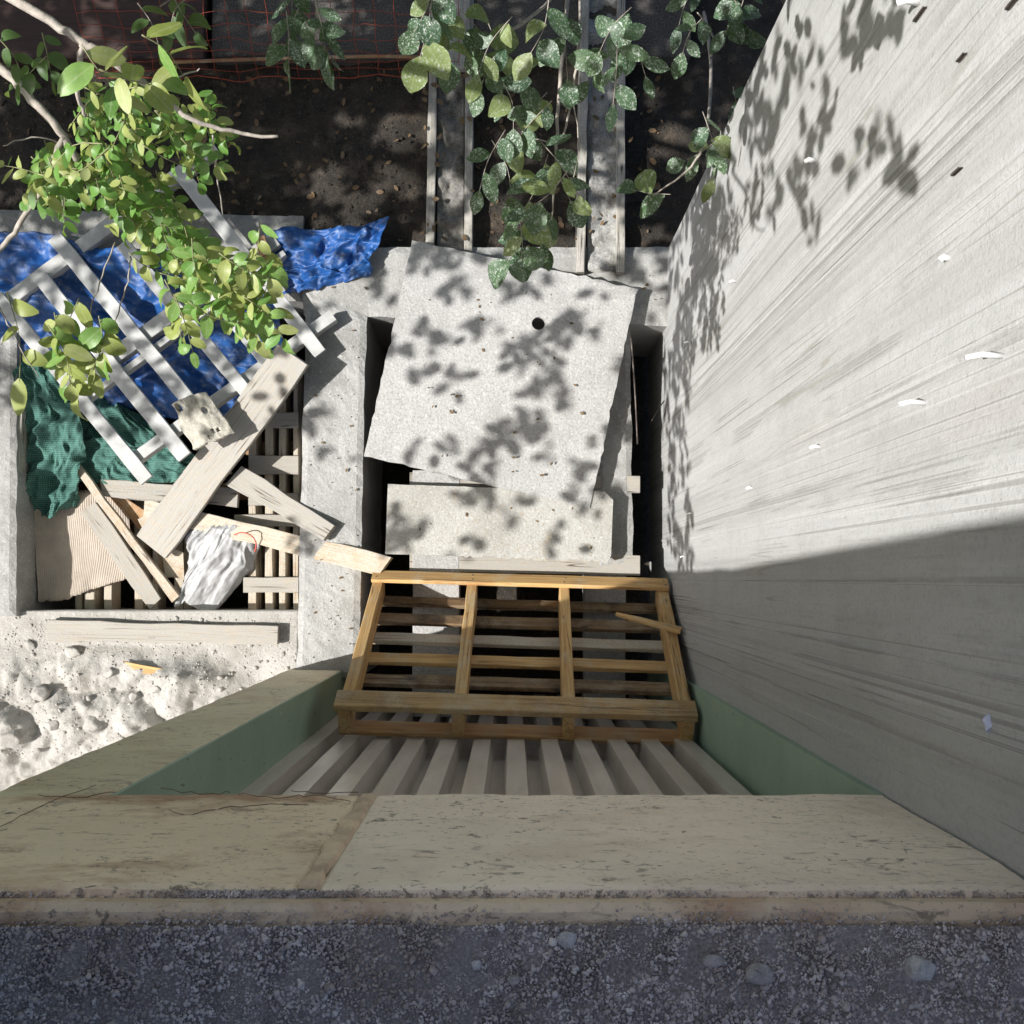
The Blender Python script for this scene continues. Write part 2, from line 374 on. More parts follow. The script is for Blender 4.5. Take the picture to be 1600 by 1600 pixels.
def board(name, o, x, n, L, W, T, mat, parent=None, rough=.0015, rnd=R, taper=0.0):
    """a sawn board: centre o, long axis x, face normal n; edges slightly uneven"""
    nseg = max(3, int(L / .12)); vs = []; fs = []
    for i in range(nseg + 1):
        t = i / nseg; u = (t - .5) * L
        w = W * (1 - taper * t) / 2
        j = [rnd.uniform(-rough, rough) for _ in range(5)]
        e = .0025
        ring = [(-w + j[0] + e, -T / 2), (w + j[1] - e, -T / 2), (w + j[1], -T / 2 + e), (w + j[1], T / 2 - e + j[4] * .5),
                (w + j[2] - e, T / 2 + j[4] * .5), (-w + j[3] + e, T / 2 + j[4] * .5), (-w + j[3], T / 2 - e), (-w + j[0], -T / 2 + e)]
        uu = u + (rnd.uniform(-2, 2) * rough if i in (0, nseg) else 0)
        vs += [(uu, a, b_) for a, b_ in ring]
    for i in range(nseg):
        for k in range(8):
            a = i * 8 + k; b_ = i * 8 + (k + 1) % 8
            fs.append((a, a + 8, b_ + 8, b_))
    fs.append(tuple(range(8))); fs.append(tuple(reversed(range(nseg * 8, nseg * 8 + 8))))
    return link_obj(name, mesh(name, vs, fs, mat), frame(o, x, n), parent)
def plank(name, px, z, th, mat, parent=None, rough=.002):
    """board whose top face has these 4 picture corners (a,b along one long edge, c,d back along the other) at heights z"""
    if not isinstance(z, (list, tuple)): z = [z] * 4
    a, b_, c, d = [P(x, y, zz) for (x, y), zz in zip(px, z)]
    o = (a + b_ + c + d) / 4; x = (b_ - a) + (c - d); yv = (a - d) + (b_ - c)
    n = x.cross(yv)
    if n.z < 0: n = -n
    fr = frame(o, x, n); inv = fr.inverted()
    la, lb, lc, ld = [inv @ q for q in (a, b_, c, d)]
    for q in (la, lb, lc, ld): q.z *= .6
    nseg = max(3, int(x.length / 2 / .10)); vs = []; fs = []; e = .002
    for i in range(nseg + 1):
        t = i / nseg
        p = la.lerp(lb, t); q = ld.lerp(lc, t)
        yd = (p - q).normalized() if (p - q).length > 0 else Vector((0, 1, 0))
        p = p + yd * R.uniform(-rough, rough); q = q + yd * R.uniform(-rough, rough)
        vs += [q - yd * -e, p - yd * e, p - Vector((0, 0, e)), p - Vector((0, 0, th)), q - Vector((0, 0, th)), q - Vector((0, 0, e))]
    for i in range(nseg):
        for k in range(6):
            a_ = i * 6 + k; b2 = i * 6 + (k + 1) % 6
            fs.append((a_, b2, b2 + 6, a_ + 6))
    fs.append(tuple(reversed(range(6)))); fs.append(tuple(range(nseg * 6, nseg * 6 + 6)))
    me = mesh(name, vs, fs, mat)
    bm = bmesh.new(); bm.from_mesh(me); bmesh.ops.recalc_face_normals(bm, faces=bm.faces); bm.to_mesh(me); bm.free()
    return link_obj(name, me, fr, parent)
def tube_data(pts, radii, seg=6):
    vs = []; fs = []; n = len(pts); prev = None
    for i in range(n):
        d = (pts[min(i + 1, n - 1)] - pts[max(i - 1, 0)]).normalized()
        up = prev if prev is not None else (Vector((0, 0, 1)) if abs(d.z) < .9 else Vector((1, 0, 0)))
        s = d.cross(up).normalized(); u = s.cross(d).normalized(); prev = u
        for k in range(seg):
            a = 2 * pi * k / seg
            vs.append(pts[i] + (s * cos(a) + u * sin(a)) * radii[i])
    for i in range(n - 1):
        for k in range(seg):
            a = i * seg + k; b_ = i * seg + (k + 1) % seg
            fs.append((a, b_, b_ + seg, a + seg))
    fs.append(tuple(reversed(range(seg)))); fs.append(tuple(range((n - 1) * seg, n * seg)))
    return vs, fs
def tube(name, pts, radii, mat, parent=None, seg=6):
    if not isinstance(radii, (list, tuple)): radii = [radii] * len(pts)
    o = pts[0].copy()
    vs, fs = tube_data([p - o for p in pts], radii, seg)
    return link_obj(name, mesh(name, vs, fs, mat, True), Matrix.Translation(o), parent)
def smooth_path(pts, per=5, wob=0.0):
    out = []; n = len(pts)
    for i in range(n - 1):
        p0 = pts[max(i - 1, 0)]; p1 = pts[i]; p2 = pts[i + 1]; p3 = pts[min(i + 2, n - 1)]
        for k in range(per):
            t = k / per
            q = .5 * ((2 * p1) + (p2 - p0) * t + (2 * p0 - 5 * p1 + 4 * p2 - p3) * t * t + (-p0 + 3 * p1 - 3 * p2 + p3) * t ** 3)
            out.append(q + Vector([R.uniform(-wob, wob) for _ in range(3)]))
    out.append(pts[-1]); return out
def fbm(x, y, z=0.0, oct=4):
    return noise.fractal(Vector((x, y, z)), 1.0, 2.0, oct)
def coons(name, left, right, bottom, top, nu, nv, zfun, mat, parent=None, thick=.002):
    """cloth patch: four boundary polylines of (px,py,z); zfun(u,v,x,y) adds height"""
    def ev(pl, t):
        f = t * (len(pl) - 1); i = min(int(f), len(pl) - 2); g = f - i
        a, b_ = pl[i], pl[i + 1]
        return Vector([a[k] + (b_[k] - a[k]) * g for k in range(3)])
    vs = []; o = None
    c00 = ev(bottom, 0); c10 = ev(bottom, 1); c01 = ev(top, 0); c11 = ev(top, 1)
    for j in range(nv + 1):
        v = j / nv
        for i in range(nu + 1):
            u = i / nu
            q = (ev(left, v) * (1 - u) + ev(right, v) * u + ev(bottom, u) * (1 - v) + ev(top, u) * v
                 - (c00 * (1 - u) * (1 - v) + c10 * u * (1 - v) + c01 * (1 - u) * v + c11 * u * v))
            dz, dx, dy = zfun(u, v)
            p = P(q.x, q.y, q.z) + Vector((dx, dy, dz))
            vs.append(p)
    fs = []
    w = nu + 1
    for j in range(nv):
        for i in range(nu):
            a = j * w + i; fs.append((a, a + 1, a + w + 1, a + w))
    o = sum(vs, Vector()) / len(vs)
    ob = link_obj(name, mesh(name, [p - o for p in vs], fs, mat, True), Matrix.Translation(o), parent)
    if thick:
        md = ob.modifiers.new('thickness', 'SOLIDIFY'); md.thickness = thick; md.offset = 0
    return ob
def height_sheet(name, x0, x1, y0, y1, nx, ny, zf, mat, parent=None, smooth=True, skirt=.0):
    vs = []; fs = []; w = nx + 1
    for j in range(ny + 1):
        for i in range(nx + 1):
            x = x0 + (x1 - x0) * i / nx; y = y0 + (y1 - y0) * j / ny
            vs.append((x, y, zf(x, y)))
    for j in range(ny):
        for i in range(nx):
            a = j * w + i; fs.append((a, a + 1, a + w + 1, a + w))
    if skirt:
        per = [i for i in range(w)] + [j * w + nx for j in range(1, ny + 1)] + [ny * w + i for i in range(nx - 1, -1, -1)] + [j * w for j in range(ny - 1, 0, -1)]
        b0 = len(vs)
        for k in per: vs.append((vs[k][0], vs[k][1], vs[k][2] - skirt))
        for k in range(len(per)):
            k2 = (k + 1) % len(per)
            fs.append((per[k], b0 + k, b0 + k2, per[k2]))
    return link_obj(name, mesh(name, vs, fs, mat, smooth), None, parent)

# ------------------------------------------------------------------ key measures (metres)
XR = P(1047, 890, 0).x                 # face of the tall wall
YF = P(500, 1047, 0).y                 # face of the terrace building
XPL = P(450, 1047, 0).x                # pier edges
XPR = P(533, 1047, 0).x
YB = YF - .23                          # back of the recess
ZL = PY(700, 1240, YF).z               # underside of lintel
ZT = PY(700, 1386, YF).z               # top of lintel face
YN = P(1055, 388, 0).y                 # north end of tall wall
ZPIT = -.62

# ------------------------------------------------------------------ setting
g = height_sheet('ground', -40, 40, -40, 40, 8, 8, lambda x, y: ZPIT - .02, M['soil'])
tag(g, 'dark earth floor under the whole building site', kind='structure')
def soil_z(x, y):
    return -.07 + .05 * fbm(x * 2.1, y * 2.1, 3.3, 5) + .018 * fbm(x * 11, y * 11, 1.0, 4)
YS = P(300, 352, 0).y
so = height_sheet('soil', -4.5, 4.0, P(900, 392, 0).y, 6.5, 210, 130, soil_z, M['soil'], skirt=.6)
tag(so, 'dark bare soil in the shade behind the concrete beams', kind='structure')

# mortar rubble at lower left
def rub_z(x, y):
    wx = x + .06 * fbm(x * 5, y * 5, 1.0, 3); wy = y + .06 * fbm(x * 5, y * 5, 2.5, 3)
    f = fbm(x * 2.6, y * 2.6, 7.7, 4)
    v1 = noise.voronoi(Vector((wx * 4.6, wy * 4.6, 2.0)))[0]; v2 = noise.voronoi(Vector((wx * 10.5, wy * 10.5, 5.0)))[0]
    lump = max(0, .62 - v1[0]) ** .7 * .13 + max(0, .5 - v2[0]) ** .7 * .045
    edge = min(1, max(0, (P(300, 1010, 0).y - y) / .12))
    west = min(1, max(.12, (-.98 - x) / .35))
    return -.04 + (.02 + .05 * f + lump + .016 * abs(fbm(x * 15, y * 15, 4.0, 4))) * edge * west
rb = height_sheet('mortar_ground', -3.2, P(462, 1000, 0).x, -1.6, P(200, 955, 0).y, 300, 240, rub_z, M['mortar'], skirt=.5)
tag(rb, 'white lumpy spilled mortar ground at lower left', kind='structure')

# --- tall cast concrete wall on the right
wall = empty('concrete_wall', (XR + .15, .5, ZPIT), 'tall pale board-marked concrete wall on the right, half in shadow', 'wall')
ny, nz = 300, 150
y0w, y1w, z0w, z1w = YF - .06, YN, ZPIT, 3.7
joints = []; yy = y0w + .05
while yy < y1w: joints.append(yy); yy += R.uniform(.085, .17)
offs = [R.uniform(-.0015, .0015) for _ in range(len(joints) + 1)]
fin = [R.choice([.0, .004, .007, .002, -.005, .005]) for _ in joints]
vs = []; fs = []
ys = [y0w + (y1w - y0w) * i / ny for i in range(ny + 1)]
for i, y in enumerate(ys):
    for j in range(nz + 1):
        z = z0w + (z1w - z0w) * j / nz
        yw = y + .006 * fbm(z * 1.3, 9.1 + round(y, 1), 2.0, 3)
        k = sum(1 for q in joints if q < yw)
        d = offs[k]
        for q, fv in zip(joints, fin):
            e = abs(yw - q)
            if e < .012: d += fv * max(0, 1 - e / .006) * max(0, min(1, .4 + 1.6 * fbm(z * 3, q * 20, 5.0, 3)))
        d += .002 * fbm(y * 8, z * 1.2, 1.0, 4)
        yo = y
        if i == ny:
            yo = y + .02 * fbm(z * 2.2, 3.0, 1.0, 4)
        if i == ny: d -= .012
        elif i == ny - 1: d -= .004
        vs.append((XR - d, yo, z))
w = nz + 1
for i in range(ny):
    for j in range(nz):
        a = i * w + j; fs.append((a, a + 1, a + w + 1, a + w))
# back, top and ends
def ring_idx():
    return [i * w + nz for i in range(ny + 1)], [i * w for i in range(ny + 1)]
b0 = len(vs); th = .3
for i in range(ny + 1): vs.append((XR + th, vs[i * w + nz][1], z1w))
for i in range(ny): fs.append((i * w + nz, b0 + i, b0 + i + 1, (i + 1) * w + nz))
b1 = len(vs)
for j in range(nz + 1): vs.append((XR + th, vs[ny * w + j][1], vs[ny * w + j][2]))
for j in range(nz): fs.append((ny * w + j, ny * w + j + 1, b1 + j + 1, b1 + j))
me = mesh('cast_face', vs, fs, M['cast_wall'], False)
link_obj('cast_face', me, None, wall)
# plastic tie stubs and small nicks on the wall
def on_wall(x, y): return PX(x, y, XR)
for (x, y, L, rr) in [(1567, 557, .05, .0042), (1446, 630, .042, .0042), (1281, 699, .022, .004), (1175, 763, .016, .004),
                      (1080, 535, .026, .003), (1082, 803, .022, .003), (1150, 440, .02, .003), (1272, 252, .022, .006),
                      (1435, 4, .035, .006), (1070, 870, .018, .003), (1480, 405, .012, .005)]:
    p = on_wall(x, y)
    pts = [p + Vector((.004, 0, 0)), p + Vector((-L * .6, .002, .004)), p + Vector((-L, -.002, .002))]
    tube('wall_tie', pts, [rr, rr, rr * .8], M['tie'], wall, 7)
for (x, y, L) in [(1498, 268, .028), (1440, 22, .04), (1505, 90, .024), (1585, 5, .03)]:
    p = on_wall(x, y)
    board('form_slit', p + Vector((-.003, 0, 0)), Vector((0, 0, 1)), Vector((-1, 0, 0)), L, .0014, .006, M['steel'], wall, .0005)
pr = on_wall(1548, 1131)
bm = bmesh.new(); bmesh.ops.create_icosphere(bm, subdivisions=2, radius=.012)
for v in bm.verts: v.co = v.co * (1 + .6 * fbm(v.co.x * 90, v.co.y * 90, v.co.z * 90, 3)); v.co.z *= .6; v.co.y *= 1.2; v.co.x *= .8
link_obj('plastic_scrap', bm_mesh('plastic_scrap', bm, mat_plain('bluish_plastic', (.45, .50, .66), .4, .2, 60)), Matrix.Translation(pr), wall)

# --- terrace building: pier, lintel, recess with green reveals, shutter behind
ter = empty('terrace_building', (0, YF - 1, 0), 'cream rendered terrace front with a green-painted recess below', 'building')
def face_panel(name, x0, x1, z0, z1, mat, amp=.003, n=90, m_=60, topround=True):
    """front skin of the building facing north, slightly uneven, with depth"""
    vs = []; fs = []
    for j in range(m_ + 1):
        z = z0 + (z1 - z0) * j / m_
        for i in range(n + 1):
            x = x0 + (x1 - x0) * i / n
            d = amp * fbm(x * 5, z * 5, 2.0, 4) + amp * .35 * fbm(x * 30, z * 40, 4.0, 3)
            if i in (0, n): d -= .004
            if j in (0, m_): d -= .004
            zz = z
            if j == 0: zz = z + .004 * fbm(x * 9, 1.0, 3.0, 4)
            vs.append((x, YF + d, zz))
    w = n + 1
    for j in range(m_):
        for i in range(n):
            a = j * w + i; fs.append((a, a + w, a + w + 1, a + 1))
    per = [i for i in range(w)] + [j * w + n for j in range(1, m_ + 1)] + [m_ * w + i for i in range(n - 1, -1, -1)] + [j * w for j in range(m_ - 1, 0, -1)]
    b0 = len(vs)
    for k in per: vs.append((vs[k][0], YF - .03, vs[k][2]))
    for k in range(len(per)):
        k2 = (k + 1) % len(per); fs.append((per[k], per[k2], b0 + k2, b0 + k))
    return link_obj(name, mesh(name, vs, fs, mat, False), None, ter)
XJ = PY(531, 1310, YF).x
face_panel('lintel_panel', XJ + .012, XR - .002, ZL, ZT, M['cream'], .003, 140, 50)
face_panel('lintel_panel', XPL, XJ - .013, ZL + .003, ZT, M['cream_left'], .004, 90, 50)
face_panel('pier', XPL, XPR, ZPIT, ZL - .004, M['cream_pier'], .003, 40, 140)
jm = mat_plain('brown_joint', (.62, .48, .35), .95, .35, 18, 0, .8, 110)
vs = []; fs = []
for j in range(41):
    z = ZL + .004 + (ZT - ZL - .004) * j / 40
    for i in range(7):
        u = i / 6 - .5
        w_ = .030 + .012 * fbm(z * 9, 3.0, 1.0, 3)
        vs.append((XJ + u * w_ + .006 * fbm(z * 16, i * .3, 4.0, 3), YF + .0035 + .002 * fbm(u * 8, z * 30, 2.0, 3) - (.008 if i in (0, 6) else 0) - (.006 if j in (0, 40) else 0), z))
for j in range(40):
    for i in range(6):
        k = j * 7 + i; fs.append((k, k + 7, k + 8, k + 1))
link_obj('joint_strip', mesh('joint_strip', vs, fs, jm), None, ter)
box_obj('joint_backing', (XJ - .014, YF - .04, ZL + .004), (XJ + .014, YF - .010, ZT - .001), jm, ter, .001)
box_obj('lintel_core', (XPL + .01, YB, ZL + .006), (XR - .003, YF - .029, ZT - .002), M['plaster_dark'], ter, 0)
box_obj('pier_core', (XPL, YB, ZPIT), (XPR - .012, YF - .029, ZL + .004), M['plaster_dark'], ter, 0)
box_obj('green_reveal', (XPR - .010, YB - .05, ZPIT), (XPR + .003, YF - .003, ZL), M['green'], ter, .002)
box_obj('green_reveal', (XR - .014, YB - .05, ZPIT), (XR + .012, YF - .001, ZL), M['green'], ter, .0)
box_obj('house_core', (XPL + .002, -7, ZPIT), (XR + .3, YB - .06, ZT - .05), M['plaster_dark'], ter, 0)
# upper step: thin ledge with grit then a second face, then the gravel
ZS = ZT + .028
face2 = []
height_sheet('edge_course', XPL, XR - .002, YF - .12, YF - .012, 200, 12, lambda x, y: ZS - .002 + .004 * fbm(x * 9, y * 40, 1.0, 5) - (.006 + .004 * fbm(x * 14, 1, 5.0, 3) if y > YF - .016 else 0), M['cream_dirty'], ter, False, skirt=.035)
root_m = mat_plain('dried_root', (.16, .11, .08), .9, .3, 80)
for q in [[(262, 1266), (300, 1272), (350, 1262), (420, 1258), (482, 1258)], [(60, 1243), (120, 1246), (180, 1238)], [(372, 1240), (430, 1246), (490, 1243), (548, 1252)], [(0, 1292), (60, 1262), (150, 1226)],
          [(250, 1232), (310, 1240), (360, 1238)], [(455, 1236), (500, 1240), (560, 1238)]]:
    pts = [PY(x_, y_, YF + .0035) for x_, y_ in q]
    tube('dried_root', smooth_path(pts, 5, .0022), [.0008 - .0004 * abs(i / (len(pts) * 5 - 5) - .5) for i in range(len(pts) * 5 - 4)], root_m, ter, 4)
# unseen wall added above the terrace's west side, leaned to shape the big shadow
hv = [(x, y, z) for z, yn in ((ZS + .001, YF - .004), (7.5, YF + .14)) for x, y in ((XPL, -6.0), (XPL + .2, -6.0), (XPL + .2, yn), (XPL, yn))]
hw = link_obj('added_shadow_wall', mesh('added_shadow_wall', hv, [(3, 2, 1, 0), (4, 5, 6, 7), (0, 1, 5, 4), (1, 2, 6, 5), (2, 3, 7, 6), (3, 0, 4, 7)], mat_plain('shadow_wall_dark', (.14, .12, .105), .9, .2, 8)), None, ter)  # raised and darkened to keep sky and bounce off the concrete wall

# corrugated sheet at the back of the recess
pitch = .112; flat = .056; dep = .064; sl = .010
prof = []; x = XPR + .004
while x < XR - .006:
    prof += [(x, 0), (x + flat, 0), (x + flat + sl, -dep), (x + pitch - sl, -dep)]
    x += pitch
prof = [(min(a, XR - .006), b_) for a, b_ in prof]
vs = []; fs = []
nzc = 24
for j in range(nzc + 1):
    z = ZPIT + (ZL + .1 - ZPIT) * j / nzc
    for a, b_ in prof: vs.append((a + .001 * fbm(a * 9, z * 3, 1), YB + .062 + b_ + .002 * fbm(a * 6, z * 4, 2.0), z))
w = len(prof)
for j in range(nzc):
    for i in range(w - 1):
        a = j * w + i; fs.append((a, a + w, a + w + 1, a + 1))
cs = link_obj('corrugated_sheet', mesh('corrugated_sheet', vs, fs, M['sheet_metal']), None)
tag(cs, 'pale corrugated metal sheet standing inside the green recess behind the pallet', 'metal sheet')
md = cs.modifiers.new('thickness', 'SOLIDIFY'); md.thickness = .0015

# terrace gravel
def grav_z(x, y):
    return ZS + .004 + .006 * fbm(x * 4, y * 4, 2.0, 4) + .004 * fbm(x * 25, y * 25, 3.0, 3)
gv = height_sheet('gravel_terrace', XPL + .001, XR + .1, -6, YF - .034, 160, 60, lambda x, y: grav_z(x, y), M['gravel_bed'])
tag(gv, 'dark grey gravel terrace at the bottom edge', kind='structure')
# many small grains
t = (1 + 5 ** .5) / 2
ICO_V = np.array([(-1, t, 0), (1, t, 0), (-1, -t, 0), (1, -t, 0), (0, -1, t), (0, 1, t), (0, -1, -t), (0, 1, -t), (t, 0, -1), (t, 0, 1), (-t, 0, -1), (-t, 0, 1)]) / 1.902
ICO_F = np.array([(0, 11, 5), (0, 5, 1), (0, 1, 7), (0, 7, 10), (0, 10, 11), (1, 5, 9), (5, 11, 4), (11, 10, 2), (10, 7, 6), (7, 1, 8), (3, 9, 4), (3, 4, 2), (3, 2, 6), (3, 6, 8), (3, 8, 9), (4, 9, 5), (2, 4, 11), (6, 2, 10), (8, 6, 7), (9, 8, 1)])
rng = np.random.default_rng(5)
def grains(name, pos, size, mat, parent=None):
    n = len(pos); pos = np.asarray(pos); size = np.asarray(size)
    vv = ICO_V[None] * (1 + rng.uniform(-.3, .3, (n, 12, 1))) * rng.uniform(.65, 1.2, (n, 1, 3)) * size[:, None, None]
    an = rng.uniform(0, 6.28, n); ca, sa = np.cos(an), np.sin(an)
    x = vv[..., 0] * ca[:, None] - vv[..., 1] * sa[:, None]; y = vv[..., 0] * sa[:, None] + vv[..., 1] * ca[:, None]
    vv = np.stack([x, y, vv[..., 2]], -1) + pos[:, None]
    ff = (ICO_F[None] + (np.arange(n) * 12)[:, None, None]).reshape(-1, 3)
    me = bpy.data.meshes.new(name)
    me.vertices.add(n * 12); me.vertices.foreach_set('co', vv.reshape(-1))
    me.loops.add(len(ff) * 3); me.loops.foreach_set('vertex_index', ff.reshape(-1).astype(np.int32))
    me.polygons.add(len(ff)); me.polygons.foreach_set('loop_start', (np.arange(len(ff)) * 3).astype(np.int32))
    me.polygons.foreach_set('loop_total', np.full(len(ff), 3, np.int32))
    me.materials.append(mat); me.update(calc_edges=True)
    return link_obj(name, me, None, parent)
pos = []; siz = []
for k in range(46000):
    x = R.uniform(-.72, XR - .004); y = R.uniform(-.62, YF - .031 + .010 * noise.noise(Vector((x * 9, 2, 7))))
    s = R.choice([.0008, .001, .0012, .0015, .0019, .0025]) * R.uniform(.7, 1.3)
    if R.random() < .02: s *= 1.8
    if noise.noise(Vector((x * 8, y * 8, 1))) < -.25 and s > .002: s *= .5
    pos.append((x, y, (grav_z(x, y) if y < YF - .034 else ZS) + s * .3)); siz.append(s)
for k in range(2600):
    x = R.uniform(-.72, XR - .004)
    if noise.noise(Vector((x * 7, 9, 3))) + .25 < R.random() * .9: continue
    y = YF - .033 + abs(R.gauss(0, .008)); s = R.uniform(.0006, .0018)
    if y > YF - .014: continue
    pos.append((x, y, ZS + s * .5)); siz.append(s)
gs = grains('gravel', pos, siz, M['grain']); tag(gs, 'loose small gravel grains spread over the terrace', 'gravel', kind='stuff')
pos = []; siz = []
for k in range(3600):
    x = R.uniform(XPL, XR - .004); dens = .35 + .9 * noise.noise(Vector((x * 5, 3, 1))) + (.5 if abs(x - XJ + .08) < .1 else 0)
    if R.random() > dens + .05: continue
    y = YF - .0115 + abs(R.gauss(0, .004)); s = R.uniform(.0007, .0018)
    if y > YF - .001: continue
    pos.append((x, y, ZT + .001 + s * .4 + R.uniform(0, .002))); siz.append(s)
for k in range(900):
    x = XJ + R.gauss(-.045, .05); y = YF - .007 + R.uniform(-.006, .004); s = R.uniform(.0009, .002)
    pos.append((x, y, ZT + .001 + R.uniform(0, .004))); siz.append(s)
gl = grains('ledge_grit', pos, siz, M['grain']); tag(gl, 'line of dark grit lying on the narrow ledge', 'grit', kind='stuff')
# bigger single stones on the terrace
def hull_mesh(name, r, sq, mat, seed, n=34):
    hr_ = random.Random(seed); bm = bmesh.new()
    for _ in range(n):
        q = Vector((hr_.gauss(0, 1), hr_.gauss(0, 1), hr_.gauss(0, 1))).normalized() * r * hr_.uniform(.8, 1.12)
        bm.verts.new((q.x * 1.12, q.y * .92, q.z * sq))
    res = bmesh.ops.convex_hull(bm, input=bm.verts[:])
    bmesh.ops.delete(bm, geom=[v for v in bm.verts if not v.link_faces], context='VERTS')
    bmesh.ops.bevel(bm, geom=bm.edges[:], offset=r * .07, segments=1, affect='EDGES')
    return bm_mesh(name, bm, mat)
def stone(px, py, r, label, mat=M['stone'], sq=.7, z=None, seed=0):
    p = P(px, py, ZS + .006 if z is None else z)
    p = Vector((p.x, p.y, (grav_z(p.x, p.y) if z is None else z) + r * sq * .3))
    o = link_obj('stone', hull_mesh('stone', r, sq, mat, seed), Matrix.Translation(p))
    return tag(o, label, 'stone', 'stones on the terrace' if z is None else 'loose stones')
dark_stone = mat_concrete('grey_clod', (.40, .375, .36), (.24, .225, .22), .5, .95, 40)
stone(1434, 1511, .0185, 'pale rounded stone on gravel near the right corner', seed=3)
stone(1186, 1522, .0165, 'grey lumpy clod on gravel left of the pale stone', dark_stone, seed=9)
stone(886, 1468, .012, 'flat grey stone on gravel just below the ledge', seed=21, sq=.5)
stone(744, 1508, .007, 'small light pebble on gravel below the ledge centre', seed=31)
stone(803, 1530, .0075, 'small grey pebble on gravel, right of the light pebble', dark_stone, seed=41)
stone(1115, 1500, .0125, 'brownish grey clod on gravel beside the lumpy clod', dark_stone, seed=51)

# ------------------------------------------------------------------ concrete beams
def beam(name, px, z, depth, mat, label, n=60, amp=.006):
    """cast beam with top at z from 4 picture corners; tops and edges uneven"""
    a, b_, c, d = [P(x, y, z) for x, y in px]
    L = (b_ - a).length; nu = max(6, int(L / .025)); nv = max(4, int((d - a).length / .025))
    vs = []; fs = []
    for j in range(nv + 1):
        for i in range(nu + 1):
            u = i / nu; v = j / nv
            p = a.lerp(b_, u).lerp(d.lerp(c, u), v)
            e = min(min(u, 1 - u) * nu, min(v, 1 - v) * nv)
            dz = amp * fbm(p.x * 6, p.y * 6, 1.0, 4) + amp * .4 * fbm(p.x * 30, p.y * 30, 3.0, 3)
            if e == 0:
                dz -= .006 + .006 * abs(fbm(p.x * 20, p.y * 20, 8.0, 3))
                p = p + Vector((fbm(p.x * 9, p.y * 9, 5.0, 3), fbm(p.x * 9, p.y * 9, 6.0, 3), 0)) * .006
            vs.append(p + Vector((0, 0, dz)))
    w = nu + 1
    for j in range(nv):
        for i in range(nu):
            k = j * w + i; fs.append((k, k + 1, k + w + 1, k + w))
    per = [i for i in range(w)] + [j * w + nu for j in range(1, nv + 1)] + [nv * w + i for i in range(nu - 1, -1, -1)] + [j * w for j in range(nv - 1, 0, -1)]
    b0 = len(vs)
    for k in per: vs.append(Vector((vs[k].x, vs[k].y, z - depth)))
    for k in range(len(per)):
        k2 = (k + 1) % len(per); fs.append((per[k], b0 + k, b0 + k2, per[k2]))
    o0 = (a + b_ + c + d) / 4
    me = mesh(name, [Vector(v) - o0 for v in vs], fs, mat)
    bm = bmesh.new(); bm.from_mesh(me); bmesh.ops.recalc_face_normals(bm, faces=bm.faces); bm.to_mesh(me); bm.free()
    o = link_obj(name, me, Matrix.Translation(o0)); return tag(o, label, 'beam', 'cast concrete beams')
beam('concrete_beam', [(478, 452), (572, 494), (560, 1060), (462, 1060)], 0, .66, M['concrete'], 'dusty concrete beam running from the pallet debris to the green recess')
beam('concrete_beam', [(470, 385), (1057, 385), (1046, 508), (474, 491)], -.006, .6, M['concrete'], 'dusty concrete cross beam behind the big dusty board')
beam('concrete_beam', [(-160, 322), (474, 338), (474, 470), (-160, 462)], -.022, .6, M['concrete_old'], 'grey concrete beam behind the white slatted pallet')
beam('concrete_beam', [(-150, 440), (26, 448), (24, 962), (-150, 962)], 0, .62, M['concrete'], 'pale concrete beam at the left edge beside the green net')
beam('concrete_beam', [(936, 470), (985, 470), (989, 890), (930, 890)], -.03, .5, M['concrete'], 'narrow dusty concrete beam beneath the right side of the big board')

# formwork beams across the soil
def formwork(x0, x1, y0, y1, top, label, mat_in):
    e = empty('formwork_beam', P((x0 + x1) / 2, (y0 + y1) / 2, top - .25), label, 'formwork')
    wb = 13
    plank('side_board', [(x0 + 5, y0), (x0 - 3, y1), (x0 - 3 + wb, y1), (x0 + 5 + wb, y0)], top + .012, .2, M['wood_grey'], e)
    plank('side_board', [(x1 - wb + 2, y0), (x1 - wb, y1), (x1, y1), (x1 + 2, y0)], top + .012, .2, M['wood_grey'], e)
    a = P(x0 + 14, y1, 0); c = P(x1 - 12, y0, 0)
    f = height_sheet('infill', a.x, c.x, a.y, c.y, 16, 130, lambda x, y: top - .018 + .03 * fbm(x * 12, y * 12, 3.0, 5), mat_in, e, skirt=.2)
    return e
formwork(668, 738, -60, 400, .0, 'grey timber formwork filled with dirt, left of the speckled shrub', M['fill'])
formwork(904, 976, -60, 425, .03, 'grey timber formwork filled with concrete, near the tall wall', M['fill2'])
plank('timber_plank', [(697, -70), (690, 105), (733, 108), (735, -70)], .035, .03, M['wood_grey']); bpy.context.view_layer.update()
tag(col.objects[-1] if False else bpy.data.objects['timber_plank'], 'grey plank lying along the dirt-filled formwork at the top', 'plank')

